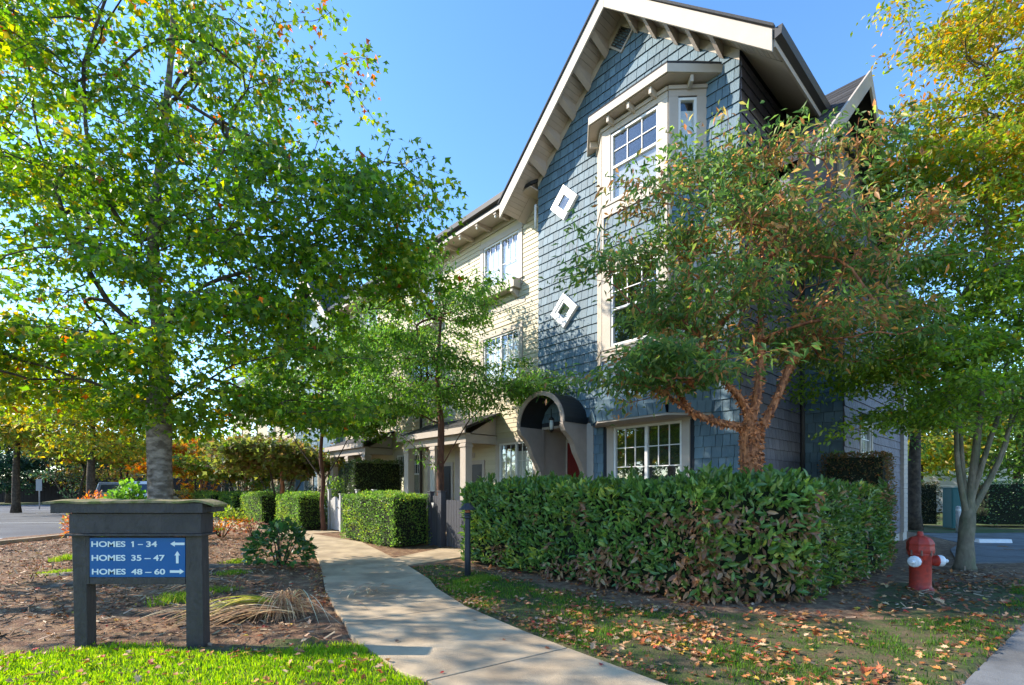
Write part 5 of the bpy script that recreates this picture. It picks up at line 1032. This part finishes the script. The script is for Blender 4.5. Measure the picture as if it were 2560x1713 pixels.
# warped shake roof with moss
n1, n2 = 26, 4; V = []; 
for j in range(n2+1):
    for i in range(n1+1):
        f = i/n1; g = j/n2; x = sx(122)-ox+(sx(546)-sx(122))*f; V.append((x, -.065+.22*g, sz_(1257)+.002+.022*g+.022*vnoise(np.array([f*9+3]), np.array([g*2+1]), 1, 88)[0]*(1.2-g*.5)-.03*max(0, f-.86)*8*g*0-.045*max(0, (f-.88)/.12)**2))
F_ = [(j*(n1+1)+i, j*(n1+1)+i+1, (j+1)*(n1+1)+i+1, (j+1)*(n1+1)+i) for j in range(n2) for i in range(n1)]
r = MB(); r.add(V, F_); ro_ = r.build('shake_roof', M['moss'], S); so_ = ro_.modifiers.new('thick', 'SOLIDIFY'); so_.thickness = .02
def text(s, u0, u1, v0, v1, name='lettering'):
    cu = bpy.data.curves.new('t', 'FONT'); cu.body = s; cu.extrude = .0012; cu.offset = .022; to = bpy.data.objects.new('t', cu); C.objects.link(to)
    bpy.context.view_layer.update(); dg = bpy.context.evaluated_depsgraph_get(); me = bpy.data.meshes.new_from_object(to.evaluated_get(dg)); bpy.data.objects.remove(to)
    co = np.array([v.co[:] for v in me.vertices]); lo, hi = co.min(0), co.max(0)
    x0, x1, z0, z1 = sx(u0)-ox, sx(u1)-ox, sz_(v1), sz_(v0)
    me.transform(Matrix.Translation((x0, .0015, z0))@Matrix.Diagonal(((x1-x0)/(hi[0]-lo[0]), 1, (z1-z0)/(hi[1]-lo[1]), 1))@Matrix.Rotation(R(90), 4, 'X')@Matrix.Translation((-lo[0], -lo[1], 0)))
    me.materials.clear(); me.materials.append(M['letter']); obj(name, me, None, pn)
def cu_(x): return 60+x*.3413
def cv_(y): return 1180+y*.3413
for yy0, yy1, a, b, c, d, s1, s2 in ((508, 550, 493, 742, 785, 974, 'HOMES', '1 \u2013 34'), (608, 652, 495, 742, 785, 1030, 'HOMES', '35 \u2013 47'), (710, 752, 497, 744, 785, 1033, 'HOMES', '48 \u2013 60')):
    text(s1, cu_(a), cu_(b), cv_(yy0), cv_(yy1))
    if s2[0] == '1':
        Q = [(sx(cu_(x))-ox, sz_(cv_(y))) for x, y in ((793, 550), (804, 550), (804, 508), (795, 508), (784, 516), (787, 523), (793, 519))]; MB().prism(Q, .0002, .0027, 'y').build('numbers', M['letter'], pn)
        Q = [(sx(cu_(x))-ox, sz_(cv_(y))) for x, y in ((834, 535), (870, 535), (870, 529), (834, 529))]; MB().prism(Q, .0002, .0027, 'y').build('dash', M['letter'], pn)
        text('34', cu_(895), cu_(974), cv_(yy0), cv_(yy1), 'numbers')
    else: text(s2, cu_(c), cu_(d), cv_(yy0), cv_(yy1), 'numbers')
def arrow(cx, cy, ang, L_=50, w_=9, hw=20, hl=32):
    P = [(-L_, -w_), (L_-hl, -w_), (L_-hl, -hw), (L_, 0), (L_-hl, hw), (L_-hl, w_), (-L_, w_)]; c, s = math.cos(ang), math.sin(ang)
    Q = [(sx(cu_(cx))-ox+(x*c-y*s)*.3413*k, sz_(cv_(cy))+(x*s+y*c)*.3413*k) for x, y in P]; MB().prism(Q, .0002, .0038, 'y').build('arrow', M['letter'], pn)
arrow(1123, 527, math.pi, 52); arrow(1122, 625, math.pi/2, 45); arrow(1120, 730, 0, 52)
# bollard light
B = thing('bollard_light', 'dark slim bollard path light with finned louvred head', 'lamp', (-.75, 8.38, 0))
MB().lathe([(.052, -.05), (.052, .35), (.044, .98), (.044, 1.0)], 16).build('post', M['bollard'], B)
MB().lathe([(.062, 1.0), (.064, 1.03), (.050, 1.035), (.05, 1.05), (.066, 1.055), (.066, 1.075), (.05, 1.08), (.05, 1.095)], 16).build('louvre', M['bollard'], B)
MB().lathe([(.045, 1.095), (.048, 1.12), (.045, 1.15)], 14).build('lens', M['amber'], B)
MB().lathe([(.145, 1.145), (.148, 1.155), (.10, 1.20), (.06, 1.235), (.055, 1.25), (.01, 1.26)], 20).build('cap', M['bollard'], B)
# fire hydrant
Hy = thing('fire_hydrant', 'red fire hydrant with white side caps standing beyond the hedge', 'hydrant', (6.05, 7.35, 0))
MB().lathe([(.165, -.03), (.165, .03), (.137, .05), (.132, .10), (.135, .50), (.15, .52), (.15, .56)], 20).build('barrel', M['red'], Hy, bevel=.0)
MB().lathe([(.165, .56), (.172, .60), (.165, .66), (.17, .69), (.155, .73), (.12, .775), (.06, .80), (.04, .81), (.035, .865), (.02, .87)], 8, smooth=False).build('bonnet', M['red'], Hy, bevel=.006)
for a, l in ((R(-12), .12), (R(214), .10)):
    Mx = Matrix.Rotation(a, 4, 'Z')@Matrix.Translation((.10, 0, .44))@Matrix.Rotation(R(90), 4, 'Y')
    n_ = MB(); n_.lathe([(.07, 0), (.075, l-.02), (.082, l-.02), (.082, l)], 14); n_.v = [tuple(Mx@Vector(v)) for v in n_.v]; n_.build('nozzle', M['red'], Hy)
    c_ = MB(); c_.lathe([(.078, l), (.084, l+.02), (.084, l+.05), (.07, l+.075), (.03, l+.08), (.025, l+.13), (.018, l+.135)], 12, smooth=False); c_.v = [tuple(Mx@Vector(v)) for v in c_.v]; c_.build('nozzle_cap', M['hwhite'], Hy, bevel=.003)
for i in range(8):
    a = i*math.pi/4+.2; MB().lathe([(.013, .52), (.013, .60)], 6, c=(.158*math.cos(a), .158*math.sin(a)), smooth=False).build('bolt', M['hsteel'], Hy)
# fences and gates
def picket_gate(name, lab, t0, t1, p, z0, z1, m, arched, n, cat='gate'):
    g = thing(name, lab, cat, W(t0, p), HA); L_ = t0-t1
    for i in range(n):
        x = L_*i/n; w_ = L_/n-.008; f = (i+.5)/n; top = z1-(.16*(abs(f-.5)*2)**2 if arched else 0)
        MB().prism([(x, z0), (x+w_, z0), (x+w_, top-.01), (x+w_/2, top+.006 if arched else top), (x, top-.01)], -.012, .012, 'y').build('picket', M[m], g)
    for z in (z0+.15, z1-.32): MB().box((0, .014, z), (L_, .05, z+.08)).build('rail', M[m], g)
    return g
g1 = picket_gate('garden_gate', 'arched grey white picket gate at the end of the walk', 13.60, 12.85, 1.95, .06, 1.22, 'picket', True, 8)
MB().lathe([(.012, 0), (.03, .02), (.03, .03)], 8).build('latch', M['gutter'], g1).matrix_local = Matrix.Translation((.65, -.02, .85))@Matrix.Rotation(R(90), 4, 'X')
def post(lab, t, p, h, m, w_=.10, grp=None):
    o = thing('gate_post', lab, 'post', W(t, p), HA, grp); MB().box((-w_/2, -w_/2, -.05), (w_/2, w_/2, h)).build('shaft', M[m], o, bevel=.004); MB().box((-w_/2-.02, -w_/2-.02, h), (w_/2+.02, w_/2+.02, h+.03)).build('cap', M[m], o, bevel=.006); return o
post('grey post at the left of the arched picket gate', 13.72, 1.95, 1.45, 'picket'); post('grey post at the right of the arched picket gate', 12.73, 1.95, 1.3, 'picket')
post('capped grey post rising behind the clipped hedge, nearer the white gate', 11.9, 1.75, 1.45, 'picket'); post('capped grey post rising behind the clipped hedge, farther from the white gate', 10.7, 1.75, 1.45, 'picket')
picket_gate('garden_gate', 'dark blue grey board gate beside the start of the laurel hedge', 6.5, 5.3, 1.9, .05, 1.22, 'fence', False, 11)
picket_gate('picket_fence', 'short dark board fence panel left of the dark gate', 7.15, 6.82, 1.9, .03, 1.32, 'fence', False, 3, 'fence')
post('tall dark post at the left of the dark board gate', 6.72, 1.9, 1.42, 'fence', .15); post('dark post at the far left of the short dark fence', 7.22, 1.9, 1.40, 'fence', .12)
b = thing('mailbox_plate', 'small pale triangular marker fixed on the dark fence post', 'plate', W(6.98, 1.99, 0), HA); MB().prism([(-.06, 1.14), (.06, 1.14), (.0, 1.0)], -.02, 0, 'y').build('plate', M['picket'], b)
f = thing('picket_fence', 'low grey picket fence running behind the far hedges', 'fence', W(33, 1.9), HA)
for i in range(100):
    x = i*.165
    if 15.0 < 33-(14.4+x) < 0: continue
    MB().box((x, -.01, .05), (x+.09, .01, 1.15)).build('picket', M['picket'], f)
MB().box((0, .012, .9), (16.5, .04, .98)).build('rail', M['picket'], f)
# garden lamps and stones in the yard behind the dark gate
gl = W(8.2, 2.2); bench = thing('garden_pot', 'dark planter with drooping leaves behind the dark fence', 'planter', (gl.x, gl.y, 0))
MB().lathe([(.16, 0), (.2, .3), (.22, .38), (.2, .38)], 14).build('pot', M['canopy'], bench)
n = 160; d_ = unit(n); d_[:, 2] = abs(d_[:, 2]); V_, f_, c_ = leaves(d_*.2+[0, 0, .5], d_-[0, 0, .5], unit(n)+[0, 0, .5], rng.uniform(.08, .15, n), T_OVATE, pal([(.05, .03, .03), (.08, .05, .04)], [1, 1], n)); obj('foliage', np_mesh('foliage', V_, f_, c_), M['leaf'], bench, kind='stuff')
# right side: cabinet, white bollard, wheel stop, building behind
cb = thing('utility_cabinet', 'teal utility cabinet in front of the dark hedges at the right', 'cabinet', (17.0, 19.0, 0), R(-8))
MB().box((-.30, -.25, .0), (.30, .25, 1.50)).build('body', M['teal'], cb, bevel=.02); MB().box((-.27, -.262, .12), (.27, -.251, 1.44)).build('door', M['teal'], cb, bevel=.006); MB().box((-.33, -.28, 1.50), (.33, .28, 1.55)).build('lid', M['teal'], cb, bevel=.01); MB().box((.18, -.28, .7), (.22, -.263, .85)).build('handle', M['gutter'], cb)
bo = thing('bollard', 'plain pale steel bollard in front of the teal cabinet', 'bollard', (15.75, 17.5, 0)); MB().lathe([(.07, -.05), (.07, .82), (.06, .87), (.03, .89)], 14).build('shaft', M['picket'], bo); MB().lathe([(.072, .70), (.072, .78)], 14).build('band', M['white'], bo)
ws = thing('wheel_stop', 'low white concrete wheel stop on the driveway', 'kerb block', (13.1, 13.5, 0), R(-4)); MB().prism([(-.09, .03), (.09, .03), (.06, .13), (-.06, .13)], -.42, .42, 'x').build('block', M['hwhite'], ws, bevel=.01)
gb2 = thing('garage_building', 'pale building glimpsed past the dark trunk at the right', 'building', (27.5, 32, 0), R(-20)); MB().box((-4, 0, 0), (4, 6, 3.0)).build('wall', M['bgwall'], gb2); MB().prism([(-4.3, 3.0), (4.3, 3.0), (0, 4.6)], -.3, 6.3, 'y').build('roof', M['asphaltroof'], gb2)
for x in (-3.2, -.4): dd = MB().box((x, -.05, 0), (x+2.3, -.001, 2.3)).build('garage_door', M['white'], gb2); [MB().box((x+.05, -.075, .08+i*.55), (x+2.25, -.051, .58+i*.55)).build('door_panel', M['picket'], dd, bevel=.01) for i in range(4)]
# left side: cars, fence, sign, distant house
def car(lab, x, y, rz, paint, suv=True):
    c = thing('parked_car', lab, 'car', (x, y, 0), rz); L_, w_, h = 4.6, .92, 1.86 if suv else 1.5
    side = [(-2.25, .35), (-2.28, .75), (-2.2, 1.02), (-2.05, 1.08), (1.2, 1.05), (2.15, .92), (2.28, .7), (2.28, .38)]
    MB().prism(side, -w_, w_, 'y').build('body', M[paint], c, bevel=.06)
    gh = MB(); lo, hi = [(-2.12, 1.06), (1.15, 1.04)], [(-1.8, h), (.1, h)]
    vs = [(lo[0][0], -w_+.05, lo[0][1]), (lo[1][0], -w_+.05, lo[1][1]), (lo[1][0], w_-.05, lo[1][1]), (lo[0][0], w_-.05, lo[0][1]), (hi[0][0], -w_+.22, h), (hi[1][0], -w_+.22, h), (hi[1][0], w_-.22, h), (hi[0][0], w_-.22, h)]
    gh.add(vs, [(0,3,2,1),(4,5,6,7),(0,1,5,4),(1,2,6,5),(2,3,7,6),(3,0,4,7)]); gh.build('cabin', M[paint], c, bevel=.05)
    rw = MB(); rw.add([(-2.03, -.62, 1.30), (-2.03, .62, 1.30), (-1.86, .58, h-.14), (-1.86, -.58, h-.14)], [(0, 3, 2, 1)]); rw.v = [(a-.02, b_, z) for a, b_, z in rw.v]; rw.build('rear_window', M['carglass'], c).modifiers.new('t', 'SOLIDIFY').thickness = .01
    for s in (-1, 1):
        q = MB(); q.add([(-1.85, s*(w_-.06), 1.13), (.85, s*(w_-.06), 1.12), (.05, s*(w_-.20), h-.12), (-1.68, s*(w_-.20), h-.12)], [(0, 1, 2, 3)]); q.v = [(a, b_+s*.012, z) for a, b_, z in q.v]; q.build('side_window', M['carglass'], c).modifiers.new('t', 'SOLIDIFY').thickness = .01
        MB().box((-2.30, s*.86-.09, .78), (-2.20, s*.86+.05, 1.02)).build('tail_light', M['lampred'], c, bevel=.02); MB().box((2.2, s*.7-.15, .68), (2.31, s*.7+.15, .84)).build('headlight', M['frost'], c, bevel=.02)
        for xw in (-1.4, 1.4):
            Mx = Matrix.Translation((xw, s*.86, .34))@Matrix.Rotation(R(90), 4, 'X'); t = MB(); t.lathe([(.2, -.1), (.34, -.1), (.34, .1), (.2, .1)], 20); t.v = [tuple(Mx@Vector(v)) for v in t.v]; wh = t.build('wheel', M['tyre'], c); r_ = MB(); r_.lathe([(.21, -.11), (.21, .11)], 14); r_.v = [tuple(Mx@Vector(v)) for v in r_.v]; r_.build('rim', M['rim'], wh)
    MB().box((-2.36, -.85, .38), (-2.27, .85, .60)).build('bumper', M[paint], c, bevel=.03); MB().box((-2.31, -.25, .66), (-2.285, .25, .80)).build('number_plate', M['white'], c)
    wd_ = MB(); wd_.add([(1.13, -.78, 1.08), (1.13, .78, 1.08), (.14, .62, h-.06), (.14, -.62, h-.06)], [(0, 1, 2, 3)]); wd_.v = [(a+.03, b_, z+.02) for a, b_, z in wd_.v]; wd_.build('windscreen', M['carglass'], c)
car('white estate car parked behind the bright green shrub, seen from the rear', -18.4, 25.5, R(118), 'carwhite')
car('pale blue grey car parked beyond the white one', -22.8, 29.0, R(118), 'cargrey')
fe = thing('board_fence', 'dark brown board fence across the road behind the grass verge', 'fence', (-62, 52, 0), R(4))
for i in range(110): MB().box((i*.35, -.02, 0), (i*.35+.33, .02, 2.6+.05*random.random())).build('board', M['brownfence'], fe)
vb = MB(); vb.prism(ccw([(-90, 47.2), (-18, 47.2), (-18, 52), (-90, 52)]), -.05, .06); tag(vb.build('verge', M['grassfar']), kind='structure')
sp = thing('street_sign', 'small grey rectangular sign on a thin post across the road', 'sign', (-34.3, 36, 0)); MB().tube([(0, 0, 0), (0, 0, 2.15)], .035, 8).build('post', M['signgrey'], sp); MB().box((-.22, -.04, 1.35), (.22, -.036, 2.2)).build('plate', M['signgrey'], sp, bevel=.001)
dh = thing('bungalow', 'pale low house glimpsed above the brown fence across the road', 'house', (-48, 62, 0), R(10)); MB().box((-5, 0, 0), (5, 7, 3.6)).build('wall', M['bgwall'], dh); MB().prism([(-5.6, 3.6), (5.6, 3.6), (0, 5.6)], -.5, 7.5, 'y').build('roof', M['asphaltroof'], dh)
for x in (-3.5, .5): wo2 = MB().box((x, -.06, 2.2), (x+2.2, -.001, 3.3)).build('window', M['white'], dh); MB().box((x+.1, -.08, 2.3), (x+2.1, -.061, 3.2)).build('pane', M['carglass'], wo2)
hy2 = thing('marker_post', 'tiny white marker post on the verge across the road', 'post', (-37.5, 37.5, 0)); MB().box((-.06, -.06, 0), (.06, .06, .8)).build('shaft', M['hwhite'], hy2, bevel=.01)
